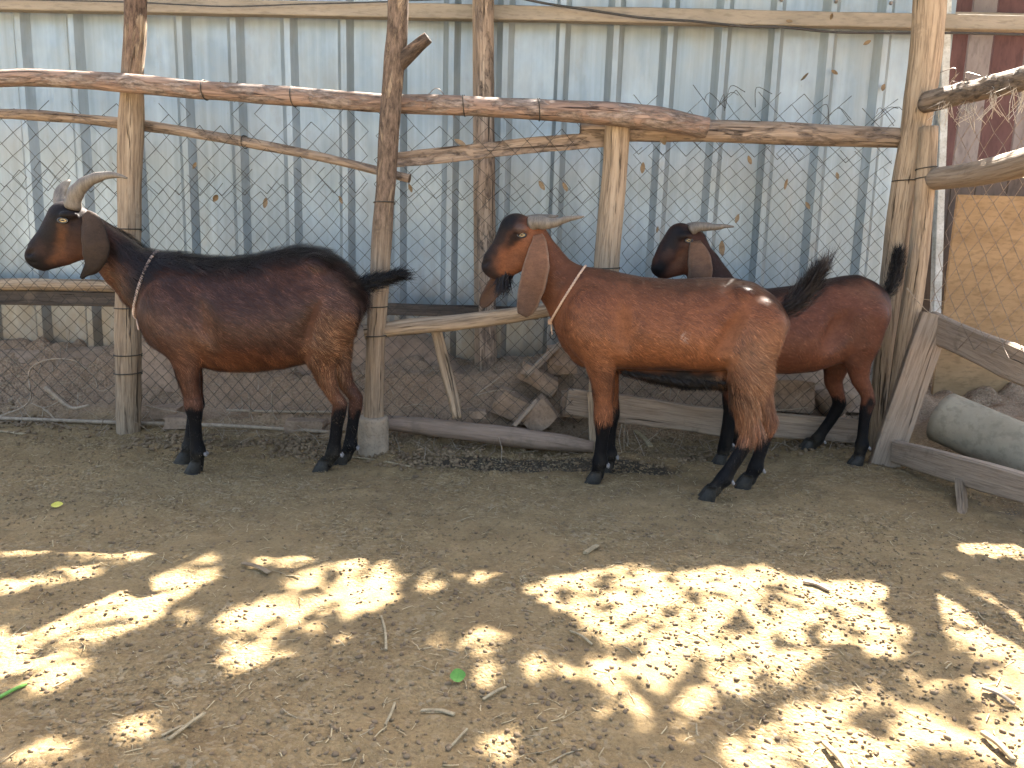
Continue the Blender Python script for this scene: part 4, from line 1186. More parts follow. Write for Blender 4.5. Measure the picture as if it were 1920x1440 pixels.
g1.chain([(53, 476, 5, 0.026), (62, 471, 4, 0.034)], 0.005, 1.0, sub=True)                            # nostril
g1.ell(322, 605, 42, 70, 0.05, v=0.085, rot=-15, k=0.04); g1.ell(322, 605, 42, 70, 0.05, v=-0.085, rot=-15, k=0.04)
g1.ell(622, 588, 48, 62, 0.062, v=0.075, rot=-12, k=0.035); g1.ell(622, 588, 46, 58, 0.06, v=-0.07, rot=-12, k=0.035)
g1.ell(585, 492, 18, 12, 0.02, v=0.085, k=0.03)
g1.ell(588, 612, 24, 50, 0.05, v=0.171, rot=22, k=0.04, sub=True)
g1.ell(366, 595, 18, 62, 0.045, v=0.176, rot=-14, k=0.05, sub=True)
g1.ell(566, 520, 40, 14, 0.04, v=0.165, rot=-12, k=0.03, sub=True)      # flank hollow
g1.ell(440, 665, 90, 30, 0.10, v=0.0, k=0.03)
leg(g1, [(326, 620, 36), (346, 664, 29), (353, 705, 21), (359, 740, 16), (363, 762, 17.5), (365, 776, 14.5), (366, 795, 11.5), (368, 825, 11.5), (371, 845, 15), (370, 860, 12), (369, 872, 12.5)], (371, 888), 0.085)
leg(g1, [(326, 620, 34), (350, 664, 26), (360, 705, 19), (365, 738, 15), (367, 758, 16.5), (365, 774, 13), (360, 800, 11), (356, 825, 11), (355, 836, 14), (353, 848, 11.5), (351, 858, 12)], (351, 870), -0.08)
leg(g1, [(630, 585, 46), (611, 640, 39), (602, 672, 29), (610, 705, 20), (624, 738, 13.5), (638, 757, 13.5), (635, 776, 14), (632, 795, 11.8), (628, 828, 11.5), (626, 847, 15), (619, 859, 12), (613, 868, 12.5)], (609, 881), 0.085)
leg(g1, [(630, 600, 38), (630, 652, 29), (637, 690, 21), (650, 722, 14.5), (668, 746, 13), (666, 764, 13.5), (663, 785, 11), (658, 818, 11), (657, 834, 14), (652, 846, 11.5), (648, 855, 12)], (645, 868), -0.085)
g1.blobs = [(325, 640, 60, 60, 0, (0.13, 0.058, 0.035), .8), (235, 525, 45, 60, 35, (0.15, 0.062, 0.032), .9), (385, 640, 40, 40, 0, (0.17, 0.075, 0.038), .7),
            (480, 672, 110, 26, 0, CHEST, .9), (630, 640, 50, 60, 15, (0.20, 0.09, 0.045), .85), (620, 715, 30, 45, 0, (0.19, 0.08, 0.04), .8), (355, 705, 30, 55, 0, (0.15, 0.062, 0.034), .8),
            (330, 590, 45, 50, 0, (0.14, 0.075, 0.055), .5), (440, 545, 150, 42, 4, (0.062, 0.028, 0.02), .75), (545, 590, 40, 60, 10, DARK, .6), (640, 535, 40, 30, 30, (0.10, 0.05, 0.033), .6),
            (185, 420, 34, 60, 50, (0.03, 0.018, 0.014), .8), (245, 455, 60, 22, -28, (0.02, 0.014, 0.012), .9),
            (125, 400, 42, 34, 0, BLK, 1), (90, 440, 40, 52, 40, (0.014, 0.011, 0.011), 1), (64, 488, 34, 28, 0, BLK, 1), (98, 500, 26, 16, 0, BLK, .9),
            (126, 452, 9, 28, 20, (0.12, 0.050, 0.023), .95), (116, 479, 24, 9, -25, (0.115, 0.046, 0.021), .9), (88, 462, 12, 14, 30, (0.05, 0.026, 0.02), .6), (124, 430, 6, 8, 0, (0.11, 0.05, 0.026), .7),
            (683, 590, 18, 70, 0, (0.03, 0.016, 0.013), .8)]
def fur1(P):
    q = g1.tq; zt = np.interp(P[:, 0], q[:, 0], q[:, 1] + q[:, 2])
    L = np.full(len(P), 0.030); lift = np.full(len(P), 0.09)
    top = sstep(0.07, 0.015, zt - P[:, 2]) * sstep(g1.headu + 0.0, g1.headu - 0.1, P[:, 0])
    L = L + 0.020 * top; lift = lift + 0.22 * top
    lo = sstep(0.36, 0.24, P[:, 2]); L = L * (1 - lo) + 0.011 * lo
    hd = sstep(g1.headu - 0.06, g1.headu + 0.02, P[:, 0]); L = L * (1 - hd) + 0.006 * hd
    return L, lift, 0.0012
g1.fur_spec = fur1; g1.tanat = g1.loc(628, 660)[0]
g1.finish(95000)
g1.eye(131, 414, 1); g1.eye(131, 414, -1)
g1.horn([(136, 390, 14.5), (139, 370, 14.5), (150, 352, 13), (171, 337, 10.5), (198, 329, 7.5), (220, 329, 4.8), (238, 334, 1.8)], 0.026, 0.075, flat=0.8)
g1.horn([(116, 388, 12), (112, 372, 12), (115, 357, 10), (122, 346, 7.5), (131, 338, 2.5)], -0.030, -0.085)
EARB = (0.055, 0.034, 0.022)
g1.ear([(160, 400, 9), (170, 416, 19), (177, 445, 25), (178, 475, 24), (172, 498, 17), (160, 511, 8), (152, 522, 3)], [0.050, 0.072, 0.088, 0.092, 0.09, 0.088, 0.086], (EARB, BLK), rim=(0.02, 0.015, 0.013))
g1.ear([(160, 402, 10), (168, 418, 20), (172, 445, 25), (172, 470, 22), (170, 490, 12)], [-0.050, -0.072, -0.088, -0.092, -0.09], (EARB, BLK))
g1.collar(290, 488, 256, 598, 0.0052, M['ropered'])
g1.tail([(660, 542, 18), (688, 533, 19), (715, 524, 16), (738, 518, 9), (748, 516, 4)], n=3000, L=0.066)
g1.tuft('tail_wisp', [(738, 512), (750, 516), (755, 522)], 0.0, 45, 0.075, (-1.0, 0, -0.10), BLK, 0.02, 0.0012)

# ---- red-brown goat in the middle
g2 = Goat('glossy red-brown goat in the middle with small horns and a pale collar', (0.57, 2.705), (-0.978, 0.16))
g2.hs = 1.04; g2.clump = 0.16; g2.gain = 0.76
g2.base, g2.black = CHEST, BLK
g2.dorsal = (0.45, 0.05); g2.stock = 0.225; g2.legz = 0.38; g2.headu = g2.loc(1005, 440)[0][0]
g2.trunk([(1040, 560, 615, .035), (1056, 525, 640, .075), (1080, 505, 668, .102), (1112, 505, 686, .122), (1150, 509, 690, .138), (1200, 519, 691, .152), (1260, 523, 693, .158), (1320, 520, 697, .152), (1370, 521, 692, .142),
          (1408, 529, 682, .132), (1440, 549, 666, .110), (1464, 572, 642, .078), (1478, 590, 620, .042)])
g2.chain([(1110, 570, 62), (1075, 555, 56), (1040, 522, 45), (1020, 488, 37), (1004, 462, 33)], 0.03, 0.62)
g2.chain([(992, 446, 34, 0, .72), (968, 433, 33, 0, .76), (947, 467, 26.5, 0, .70), (928, 488, 23, 0, .68), (921, 499, 19, 0, .8)], 0.015)
g2.chain([(994, 466, 30), (960, 494, 22), (932, 510, 15)], 0.02, 0.60)
g2.ell(978, 430, 15, 8, 0.012, v=0.048, k=0.012); g2.ell(978, 430, 15, 8, 0.012, v=-0.048, k=0.012)
g2.ell(982, 442, 9, 6.5, 0.012, v=0.053, k=0.006, sub=True)
g2.chain([(905, 510, 3.6, 0.022), (924, 514, 4.2, 0.031), (942, 510, 3.6, 0.036)], 0.004, 1.0, sub=True)
g2.chain([(907, 495, 4.5, 0.022), (915, 491, 3.6, 0.029)], 0.005, 1.0, sub=True)
g2.ell(1106, 610, 42, 70, 0.05, v=0.082, rot=-12, k=0.04); g2.ell(1106, 610, 42, 70, 0.05, v=-0.082, rot=-12, k=0.04)
g2.ell(1418, 622, 48, 62, 0.062, v=0.075, rot=-12, k=0.035); g2.ell(1416, 622, 44, 58, 0.06, v=-0.07, rot=-12, k=0.035)
g2.chain([(1086, 590, 44), (1090, 630, 41), (1100, 655, 34)], 0.03, 0.75)
g2.ell(1392, 548, 16, 11, 0.02, v=0.09, k=0.03)
g2.ell(1374, 622, 22, 50, 0.05, v=0.164, rot=20, k=0.04, sub=True)
g2.ell(1160, 600, 17, 62, 0.045, v=0.170, rot=-12, k=0.045, sub=True)
g2.ell(1350, 565, 34, 14, 0.04, v=0.165, rot=-12, k=0.03, sub=True)
g2.chain([(1166, 691, 11, 0, .8), (1222, 699, 18, 0, .8), (1285, 704, 25, 0, .8), (1345, 702, 27, 0, .8)], 0.010)
leg(g2, [(1112, 625, 38), (1124, 672, 31), (1130, 715, 23), (1131, 755, 18), (1131, 784, 18.5), (1130, 800, 15), (1129, 822, 12), (1126, 848, 12), (1125, 866, 15.5), (1122, 879, 12.5), (1120, 890, 13)], (1119, 905), 0.08)
leg(g2, [(1120, 625, 34), (1134, 672, 27), (1141, 715, 20), (1144, 750, 16), (1145, 777, 17), (1145, 792, 13.5), (1144, 812, 11), (1143, 838, 11), (1144, 851, 14), (1142, 862, 11.5), (1141, 870, 12)], (1140, 884), -0.08)
leg(g2, [(1426, 605, 44), (1407, 662, 41), (1400, 705, 35), (1396, 746, 27), (1400, 780, 20), (1410, 806, 16.5), (1402, 824, 16), (1390, 846, 13), (1368, 880, 12.8), (1358, 897, 16), (1346, 909, 13), (1338, 919, 13.5)], (1332, 935), 0.085, sv0=0.7)
leg(g2, [(1424, 620, 38), (1420, 680, 31), (1422, 725, 24), (1428, 760, 20), (1442, 786, 15), (1439, 804, 15), (1433, 826, 12), (1421, 860, 12), (1417, 876, 15), (1410, 888, 12.3), (1405, 898, 13)], (1400, 912), -0.085)
g2.blobs = [(1130, 640, 70, 70, 0, RUST, .7), (1260, 640, 120, 60, 0, (0.225, 0.085, 0.036), .7), (1410, 700, 60, 80, 0, (0.26, 0.112, 0.052), .85), (1400, 640, 40, 40, 0, TAN, .35), (1400, 790, 40, 40, 0, (0.25, 0.105, 0.05), .7),
            (1460, 620, 30, 50, 0, (0.27, 0.12, 0.06), .7), (1130, 740, 40, 50, 0, (0.20, 0.075, 0.034), .6), (1280, 535, 150, 20, 0, (0.12, 0.045, 0.022), .6), (1095, 545, 50, 35, 0, (0.14, 0.052, 0.026), .5),
            (1470, 560, 30, 26, 0, (0.13, 0.06, 0.035), .6), (1262, 712, 122, 21, 4, BLK, 1.0), (1300, 712, 80, 24, 4, BLK, 1.0),
            (1276, 622, 3.2, 8, 8, (0.5, 0.4, 0.33), 0.8), (960, 408, 32, 20, -10, BLK, 1), (944, 430, 20, 28, 35, (0.016, 0.012, 0.012), 1.0), (929, 455, 17, 54, 28, (0.013, 0.010, 0.010), .97), (950, 420, 24, 18, 0, BLK, .9), (966, 447, 10, 26, 30, BLK, .95), (938, 455, 13, 22, 35, (0.022, 0.014, 0.012), .8), (981, 430, 13, 10, 0, (0.09, 0.06, 0.05), .8),
            (916, 508, 24, 20, 20, (0.022, 0.016, 0.016), .95), (932, 522, 16, 10, 0, (0.02, 0.014, 0.013), .9), (970, 480, 14, 30, 30, (0.20, 0.076, 0.035), .9), (914, 490, 18, 24, 20, (0.014, 0.011, 0.011), .92), (938, 488, 7, 8, 0, (0.11, 0.05, 0.032), .5)]
def fur2(P):
    L = np.full(len(P), 0.026); lift = np.full(len(P), 0.05)
    lT = g2.loc(1410, 740)[0]
    thigh = np.exp(-(((P[:, 0] - lT[0]) / 0.11) ** 2 + ((P[:, 2] - lT[2]) / 0.15) ** 2) ** 1.5)
    L = L + 0.034 * thigh; lift = lift + 0.16 * thigh
    lo = sstep(0.24, 0.19, P[:, 2]); L = L * (1 - lo) + 0.011 * lo
    hd = sstep(g2.headu - 0.06, g2.headu + 0.02, P[:, 0]); L = L * (1 - hd) + 0.005 * hd
    return L, lift, 0.0011
g2.fur_spec = fur2; g2.tanat = g2.loc(1410, 720)[0]
g2.finish(95000)
g2.eye(982, 441, 1, 0.0115); g2.eye(982, 441, -1, 0.0115)
g2.horn([(995, 420, 13), (1008, 417, 12.5), (1026, 419, 11), (1044, 417, 8), (1062, 411, 6), (1080, 408, 4), (1095, 406, 1.5)], 0.028, 0.10, flat=0.75)
g2.horn([(985, 418, 12), (996, 413, 11), (1012, 409, 8), (1030, 407, 5), (1046, 405, 2)], -0.028, -0.10, flat=0.75)
g2.ear([(1008, 440, 9), (1010, 458, 16), (1007, 490, 23), (1001, 522, 25.5), (993, 552, 24), (986, 576, 19), (979, 591, 10)], [0.050, 0.070, 0.088, 0.094, 0.092, 0.09, 0.088], ((0.165, 0.080, 0.045), (0.07, 0.045, 0.035)), rim=(0.30, 0.21, 0.15))
g2.ear([(985, 448, 10), (968, 480, 16), (948, 510, 18), (930, 535, 16), (915, 556, 14), (906, 570, 9), (901, 575, 3)], [-0.05, -0.075, -0.10, -0.11, -0.115, -0.118, -0.118], ((0.12, 0.06, 0.036), (0.085, 0.05, 0.035)))
g2.tuft('beard', [(938, 522), (946, 518), (954, 514)], 0.0, 500, 0.075, (0.12, 0, -1.0), (0.009, 0.007, 0.007), 0.03)
g2.tuft('belly_fringe', [(1165, 694), (1230, 702), (1290, 710), (1355, 712)], 0.0, 2600, 0.028, (-0.9, 0, -0.5), BLK, 0.05)
g2.collar(1082, 524, 1034, 602, 0.0042, M['ropepale'])
g2.tail([(1456, 590, 20), (1484, 574, 25), (1508, 550, 25), (1526, 524, 19), (1538, 506, 10)], n=3400, L=0.062, colr=(0.012, 0.009, 0.0085))
g2.tuft('tail_wisp', [(1530, 515), (1543, 505), (1552, 498)], 0.0, 130, 0.085, (-0.35, 0, 1.0), (0.03, 0.026, 0.026), 0.03, 0.0012)
# tag ring hanging from the collar
l, sc = g2.loc(1037, 628, 0.0)
c = g2.wld(l[None])[0]
th = np.linspace(0, 2 * np.pi, 18)
v, f = wirepts([c + np.array([0.011 * math.cos(t), 0.002, 0.016 * math.sin(t)]) for t in th], 0.002, 5, 0.004)
mk('collar_ring', v, f, M['wire'], g2.root)

# ---- goat behind, right
g3 = Goat('smaller goat behind at the right, black head above the middle goat\'s back', (1.12, 3.12), (-1.0, 0.02))
g3.hs = 0.96; g3.clump = 0.22; g3.gain = 0.74
g3.base, g3.black = (0.135, 0.050, 0.028), BLK
g3.dorsal = (0.8, 0.05); g3.stock = 0.25; g3.legz = 0.38; g3.headu = g3.loc(1302, 460)[0][0]
g3.trunk([(1310, 565, 640, .035), (1328, 540, 668, .075), (1350, 530, 684, .10), (1385, 532, 692, .118), (1430, 541, 699, .132), (1480, 535, 701, .138), (1530, 525, 697, .136), (1570, 517, 684, .126), (1600, 514, 670, .116), (1630, 526, 652, .102), (1652, 541, 632, .074), (1666, 558, 608, .04)])
g3.chain([(1375, 592, 54), (1350, 566, 48), (1332, 530, 40), (1318, 500, 34), (1306, 478, 29)], 0.03, 0.62)
g3.chain([(1298, 458, 28, 0, .74), (1275, 445, 27, 0, .78), (1255, 472, 24, 0, .7), (1241, 492, 19, 0, .7), (1236, 502, 16, 0, .82)], 0.014)
g3.chain([(1300, 476, 25), (1270, 500, 18), (1246, 511, 13)], 0.018, 0.60)
g3.ell(1284, 443, 13, 7, 0.011, v=0.046, k=0.012); g3.ell(1284, 443, 13, 7, 0.011, v=-0.046, k=0.012)
g3.ell(1288, 452, 8, 6, 0.012, v=0.050, k=0.006, sub=True)
g3.chain([(1223, 511, 3.3, 0.022), (1240, 514, 3.8, 0.030), (1254, 510, 3.2, 0.034)], 0.004, 1.0, sub=True)
g3.chain([(1223, 498, 4, 0.022), (1230, 495, 3, 0.028)], 0.005, 1.0, sub=True)
g3.ell(1360, 620, 36, 60, 0.045, v=0.075, rot=-12, k=0.04); g3.ell(1360, 620, 36, 60, 0.045, v=-0.075, rot=-12, k=0.04)
g3.ell(1608, 600, 40, 52, 0.052, v=0.07, rot=-10, k=0.035); g3.ell(1606, 600, 38, 50, 0.05, v=-0.065, rot=-10, k=0.035)
g3.ell(1572, 620, 20, 42, 0.05, v=0.149, rot=20, k=0.04, sub=True)
leg(g3, [(1362, 640, 32), (1368, 685, 24), (1371, 722, 18), (1370, 752, 15.5), (1369, 772, 12.5), (1365, 800, 12), (1361, 828, 13), (1358, 840, 12.5), (1356, 848, 12)], (1354, 863), 0.075)
leg(g3, [(1368, 640, 30), (1380, 685, 22), (1385, 718, 17), (1386, 745, 15), (1386, 765, 12), (1386, 790, 11), (1386, 814, 12), (1385, 824, 12), (1384, 832, 11.5)], (1382, 845), -0.075)
leg(g3, [(1622, 592, 42), (1614, 640, 36), (1608, 676, 25), (1612, 710, 16.5), (1626, 738, 12.5), (1628, 752, 13), (1624, 768, 12), (1620, 790, 10), (1617, 820, 10), (1616, 834, 13), (1613, 846, 10.5), (1611, 856, 11)], (1609, 871), 0.075)
leg(g3, [(1608, 600, 40), (1586, 652, 33), (1568, 684, 24), (1562, 714, 16.5), (1572, 744, 12.5), (1574, 757, 12.5), (1567, 772, 11.5), (1556, 790, 10), (1540, 812, 10), (1533, 823, 12.5), (1526, 830, 10.5), (1521, 835, 11)], (1516, 845), -0.075)
g3.blobs = [(1500, 650, 90, 40, 0, (0.165, 0.062, 0.033), .7), (1560, 640, 30, 50, 0, (0.18, 0.075, 0.045), .6), (1615, 690, 30, 60, 0, (0.15, 0.058, 0.032), .6), (1600, 540, 40, 24, 20, (0.19, 0.085, 0.05), .5),
            (1275, 438, 36, 26, 0, BLK, 1), (1252, 462, 26, 36, 35, (0.013, 0.011, 0.012), 1), (1234, 505, 26, 22, 0, BLK, 1), (1290, 455, 8, 8, 0, (0.12, 0.06, 0.036), .8),
            (1278, 482, 12, 28, 30, (0.11, 0.05, 0.028), .85), (1250, 478, 9, 12, 30, (0.075, 0.038, 0.028), .6)]
def fur3(P):
    L = np.full(len(P), 0.022); lift = np.full(len(P), 0.05)
    lo = sstep(0.26, 0.2, P[:, 2]); L = L * (1 - lo) + 0.007 * lo
    hd = sstep(g3.headu - 0.06, g3.headu + 0.02, P[:, 0]); L = L * (1 - hd) + 0.005 * hd
    return L, lift, 0.0011
g3.fur_spec = fur3
g3.finish(60000)
g3.eye(1288, 451, 1, 0.0105); g3.eye(1288, 451, -1, 0.0105)
g3.horn([(1296, 432, 10), (1308, 426, 9.5), (1325, 425, 8), (1342, 426, 6), (1358, 424, 4), (1376, 425, 1.5)], 0.026, 0.09, flat=0.75)
g3.horn([(1288, 430, 9), (1298, 424, 8), (1314, 421, 5), (1330, 419, 2)], -0.026, -0.09, flat=0.75)
g3.ear([(1304, 452, 9), (1308, 466, 16), (1312, 488, 22), (1313, 512, 23), (1310, 535, 19), (1306, 552, 8)], [0.046, 0.066, 0.082, 0.09, 0.09, 0.088], ((0.125, 0.066, 0.038), (0.05, 0.032, 0.026)), rim=(0.2, 0.13, 0.09))
g3.ear([(1290, 452, 9), (1292, 466, 14), (1294, 488, 18), (1294, 505, 12)], [-0.046, -0.066, -0.082, -0.09], ((0.10, 0.05, 0.03), (0.05, 0.032, 0.026)))
g3.tail([(1650, 562, 16), (1669, 540, 16), (1679, 514, 15), (1683, 490, 13), (1686, 474, 7)], n=2600, L=0.052)
# ------------------------------------------------------------------ tree behind the wall whose leaves dapple the foreground
def inpoly(x, y, poly):
    p = np.array(poly, float); r = np.zeros(x.shape, bool); j = len(p) - 1
    for i in range(len(p)):
        c = ((p[i, 1] > y) != (p[j, 1] > y)) & (x < (p[j, 0] - p[i, 0]) * (y - p[i, 1]) / (p[j, 1] - p[i, 1] + 1e-9) + p[i, 0])
        r ^= c; j = i
    return r
LIT = [[(210, 1105), (300, 1060), (400, 1062), (385, 1095), (320, 1120), (300, 1140), (240, 1175), (150, 1210), (140, 1270), (40, 1310), (60, 1270), (-60, 1300), (-120, 1200), (50, 1150), (130, 1120)],
       [(-60, 1100), (120, 1065), (230, 1063), (225, 1075), (150, 1085), (60, 1108), (-60, 1122)],
       [(570, 1075), (640, 1050), (735, 1052), (740, 1095), (725, 1125), (640, 1140), (600, 1175), (540, 1165), (560, 1132), (510, 1140), (470, 1175), (405, 1182), (450, 1135), (520, 1125), (590, 1098), (525, 1090)],
       [(420, 1245), (450, 1195), (500, 1168), (525, 1180), (470, 1240), (440, 1258)],
       [(1000, 1105), (1040, 1085), (1130, 1070), (1200, 1060), (1260, 1072), (1400, 1060), (1480, 1078), (1560, 1090), (1690, 1085), (1700, 1150), (1732, 1222), (1640, 1228), (1600, 1185), (1540, 1205), (1505, 1250), (1380, 1292), (1340, 1292), (1350, 1230), (1290, 1225), (1245, 1280), (1190, 1272), (1140, 1300), (1105, 1230), (1150, 1205), (1070, 1150), (1010, 1130)],
       [(1742, 1098), (1795, 1096), (1850, 1138), (1905, 1170), (1895, 1222), (1820, 1228), (1785, 1200), (1760, 1150)],
       [(1815, 1092), (1880, 1103), (2000, 1125), (2000, 1185), (1870, 1130)],
       [(1360, 1410), (1400, 1372), (1470, 1370), (1480, 1318), (1540, 1308), (1600, 1350), (1680, 1390), (1700, 1460), (1480, 1500), (1420, 1450), (1370, 1440)],
       [(1685, 1332), (1730, 1318), (1785, 1370), (1772, 1394), (1710, 1384)],
       [(1835, 1352), (1880, 1328), (1980, 1350), (1980, 1480), (1850, 1440)]]
LITE = [(540, 1225, 22, 16), (895, 1080, 24, 15), (805, 1087, 17, 11), (905, 1215, 32, 24), (900, 1272, 36, 22), (995, 1250, 26, 16), (1065, 1252, 22, 16), (260, 1365, 32, 26), (80, 1412, 55, 28), (940, 1402, 34, 22),
        (1310, 1308, 30, 14), (1560, 1300, 40, 18), (1640, 1290, 28, 20), (1730, 1285, 28, 18), (1840, 1292, 34, 18), (1200, 1330, 26, 14), (1250, 1395, 26, 16), (1130, 1330, 20, 12), (355, 1145, 16, 10), (1290, 1340, 20, 12), (840, 1195, 18, 12), (640, 1180, 24, 14)]
HOLES = [(600, 1102, 34, 15), (1185, 1222, 34, 20), (1300, 1135, 26, 14), (1385, 1180, 46, 22), (1450, 1112, 24, 10), (1560, 1145, 26, 14), (1255, 1178, 22, 12), (1620, 1120, 16, 10), (1470, 1205, 30, 16), (1340, 1100, 16, 9), (1415, 1400, 22, 14),
         (1600, 1410, 40, 16), (1830, 1170, 16, 12), (1110, 1110, 26, 12), (1690, 1180, 10, 20)]
def lit_mask(gx_, gy_):
    P = np.stack([gx_, gy_, 0 * gx_], -1) - CAM
    z = P @ vF; ok = z > 0.15; z = np.where(ok, z, 0.15)
    x = 960 + FPX * (P @ vR) / z; y = 720 - FPX * (P @ vU) / z
    lit = np.zeros(x.shape, bool)
    for p in LIT: lit |= inpoly(x, y, p)
    for (a, b, c, d) in LITE: lit |= ((x - a) / (c * .85)) ** 2 + ((y - b) / (d * .85)) ** 2 < 1
    for (a, b, c, d) in HOLES: lit &= ~(((x - a) / c) ** 2 + ((y - b) / d) ** 2 < 1)
    return lit & ok
LITW = [(*at(px_, py_, Y_)[:3], rr_) for px_, py_, Y_, rr_ in ((0, 137, 3.19, .095), (30, 137, 3.19, .095), (60, 136, 3.19, .095), (98, 136, 3.19, .095), (275, 145, 3.17, .095), (300, 147, 3.17, .095), (335, 150, 3.16, .095), (470, 160, 3.14, 0.03), (545, 166, 3.12, 0.03), (575, 168, 3.12, 0.03), (640, 172, 3.11, 0.03), (665, 174, 3.11, 0.03), (700, 176, 3.10, 0.03), (765, 180, 3.10, 0.03), (800, 182, 3.10, 0.03), (860, 184, 3.10, 0.03), (885, 185, 3.10, 0.03), (910, 186, 3.1, 0.03))]
LITW += [(*at(px_, py_, 2.70 - 0.0005 * (px_ - 1290))[:3], rr_) for px_, py_, rr_ in ((1205, 515, -.012), (1230, 517, -.012), (1258, 518, -.012), (1285, 516, -.012), (1315, 515, -.012), (1345, 515, -.012), (1375, 517, -.012), (1400, 540, -.022), (1428, 565, -.008))]
LITW += [(*at(1558, 530, 3.05)[:3], .025)]
LITW += [(1.60, yy_, 1.46, 0.085) for yy_ in np.arange(2.3, 3.1, 0.05)] + [(1.655, yy_, 1.21, 0.075) for yy_ in np.arange(2.3, 2.8, 0.05)]      # gaps that let the sun on to the side rails
NL = 34000
cand = np.stack([rng.uniform(-1.7, 1.9, NL), rng.uniform(0.55, 2.12, NL)], 1)
r0 = 0.030
lit = np.zeros(NL, bool)
for dx, dy in ((0, 0), (r0, 0), (-r0, 0), (0, r0), (0, -r0)):
    lit |= lit_mask(cand[:, 0] + dx, cand[:, 1] + dy)
for (wx, wy, wz, rr_) in LITW:
    pq = np.array([wx, wy]) - S[:2] / S[2] * wz
    lit |= (cand[:, 0] - pq[0]) ** 2 + (cand[:, 1] - pq[1]) ** 2 < (rr_ + 0.042) ** 2
keep = ~lit | (rng.random(NL) < 0.035)
cand = cand[keep]
ext = np.stack([rng.uniform(-3.4, 3.6, 16000), rng.uniform(0.3, 2.12, 16000)], 1)
ext = ext[(np.abs(ext[:, 0]) > 1.75) & (ext[:, 1] > 0.3)]
for (wx, wy, wz, rr_) in LITW:
    pq = np.array([wx, wy]) - S[:2] / S[2] * wz
    ext = ext[(ext[:, 0] - pq[0]) ** 2 + (ext[:, 1] - pq[1]) ** 2 > (rr_ + 0.042) ** 2]
ext = ext[fbm(np.concatenate([ext * 2.2, np.zeros((len(ext), 1))], 1), 2, 12) > -0.1]
gp = np.concatenate([cand, ext])
zz = rng.uniform(2.6, 3.6, len(gp))
LP = np.concatenate([gp, np.zeros((len(gp), 1))], 1) + S[None] * (zz / S[2])[:, None]
n = len(LP)
ax1 = rng.normal(size=(n, 3)); ax1 /= np.linalg.norm(ax1, axis=1)[:, None]
nr = np.tile(S, (n, 1)) + 0.55 * rng.normal(size=(n, 3)); nr /= np.linalg.norm(nr, axis=1)[:, None]
ax1 -= nr * np.sum(ax1 * nr, 1)[:, None]; ax1 /= np.linalg.norm(ax1, axis=1)[:, None]
ax2 = np.cross(nr, ax1)
Ls = rng.uniform(0.030, 0.052, n)[:, None]; Ws = Ls * 0.42
Vt = np.stack([LP - ax1 * Ls, LP + ax2 * Ws - nr * Ws * .25, LP + ax1 * Ls, LP - ax2 * Ws - nr * Ws * .25], 1).reshape(-1, 3)
b = np.arange(n)[:, None] * 4
Ft = np.concatenate([np.concatenate([b, b + 1, b + 2], 1), np.concatenate([b, b + 2, b + 3], 1)])
tree = empty('shade_tree', (1.2, 6.6, 0))
tag(tree, 'leafy tree behind the sheet wall throwing dappled shade on the ground', 'tree')
cr = mk('crown', Vt, Ft, M['treeleaf'], tree, smooth=False)
v, f, w = sweep([(1.2, 6.6, -0.1, .17), (1.15, 6.55, 1.4, .14), (1.25, 6.4, 2.8, .115), (1.1, 6.2, 4.0, .085), (0.9, 6.0, 5.0, .05)], nseg=14, rough=0.1, seed=4, step=0.15)
mk('trunk', v, f, M['treebark'], tree)
for i, (p0, p1, p2) in enumerate((((1.25, 6.4, 2.8), (0.2, 5.7, 3.7), (-1.0, 5.2, 4.6)), ((1.2, 6.3, 3.4), (2.1, 5.7, 4.0), (3.0, 5.0, 4.4)), ((1.1, 6.2, 4.0), (0.4, 5.3, 4.6), (-0.2, 4.9, 5.2)))):
    v, f, w = sweep([(*p0, .05), (*p1, .032), (*p2, .012)], nseg=8, rough=0.1, seed=i + 5, step=0.12)
    mk('limb', v, f, M['treebark'], tree)

# ------------------------------------------------------------------ litter on the ground
def ico(sub):
    t = (1 + 5 ** .5) / 2
    V = [(-1, t, 0), (1, t, 0), (-1, -t, 0), (1, -t, 0), (0, -1, t), (0, 1, t), (0, -1, -t), (0, 1, -t), (t, 0, -1), (t, 0, 1), (-t, 0, -1), (-t, 0, 1)]
    F = [(0, 11, 5), (0, 5, 1), (0, 1, 7), (0, 7, 10), (0, 10, 11), (1, 5, 9), (5, 11, 4), (11, 10, 2), (10, 7, 6), (7, 1, 8), (3, 9, 4), (3, 4, 2), (3, 2, 6), (3, 6, 8), (3, 8, 9), (4, 9, 5), (2, 4, 11), (6, 2, 10), (8, 6, 7), (9, 8, 1)]
    V = [norm(v) for v in V]
    for _ in range(sub):
        c = {}; F2 = []
        def mid(a, b):
            k = (min(a, b), max(a, b))
            if k not in c: V.append(norm((V[a] + V[b]) / 2)); c[k] = len(V) - 1
            return c[k]
        for a, b_, d in F:
            x, y, z = mid(a, b_), mid(b_, d), mid(d, a); F2 += [(a, x, z), (b_, y, x), (d, z, y), (x, y, z)]
        F = F2
    return np.array(V), np.array(F)
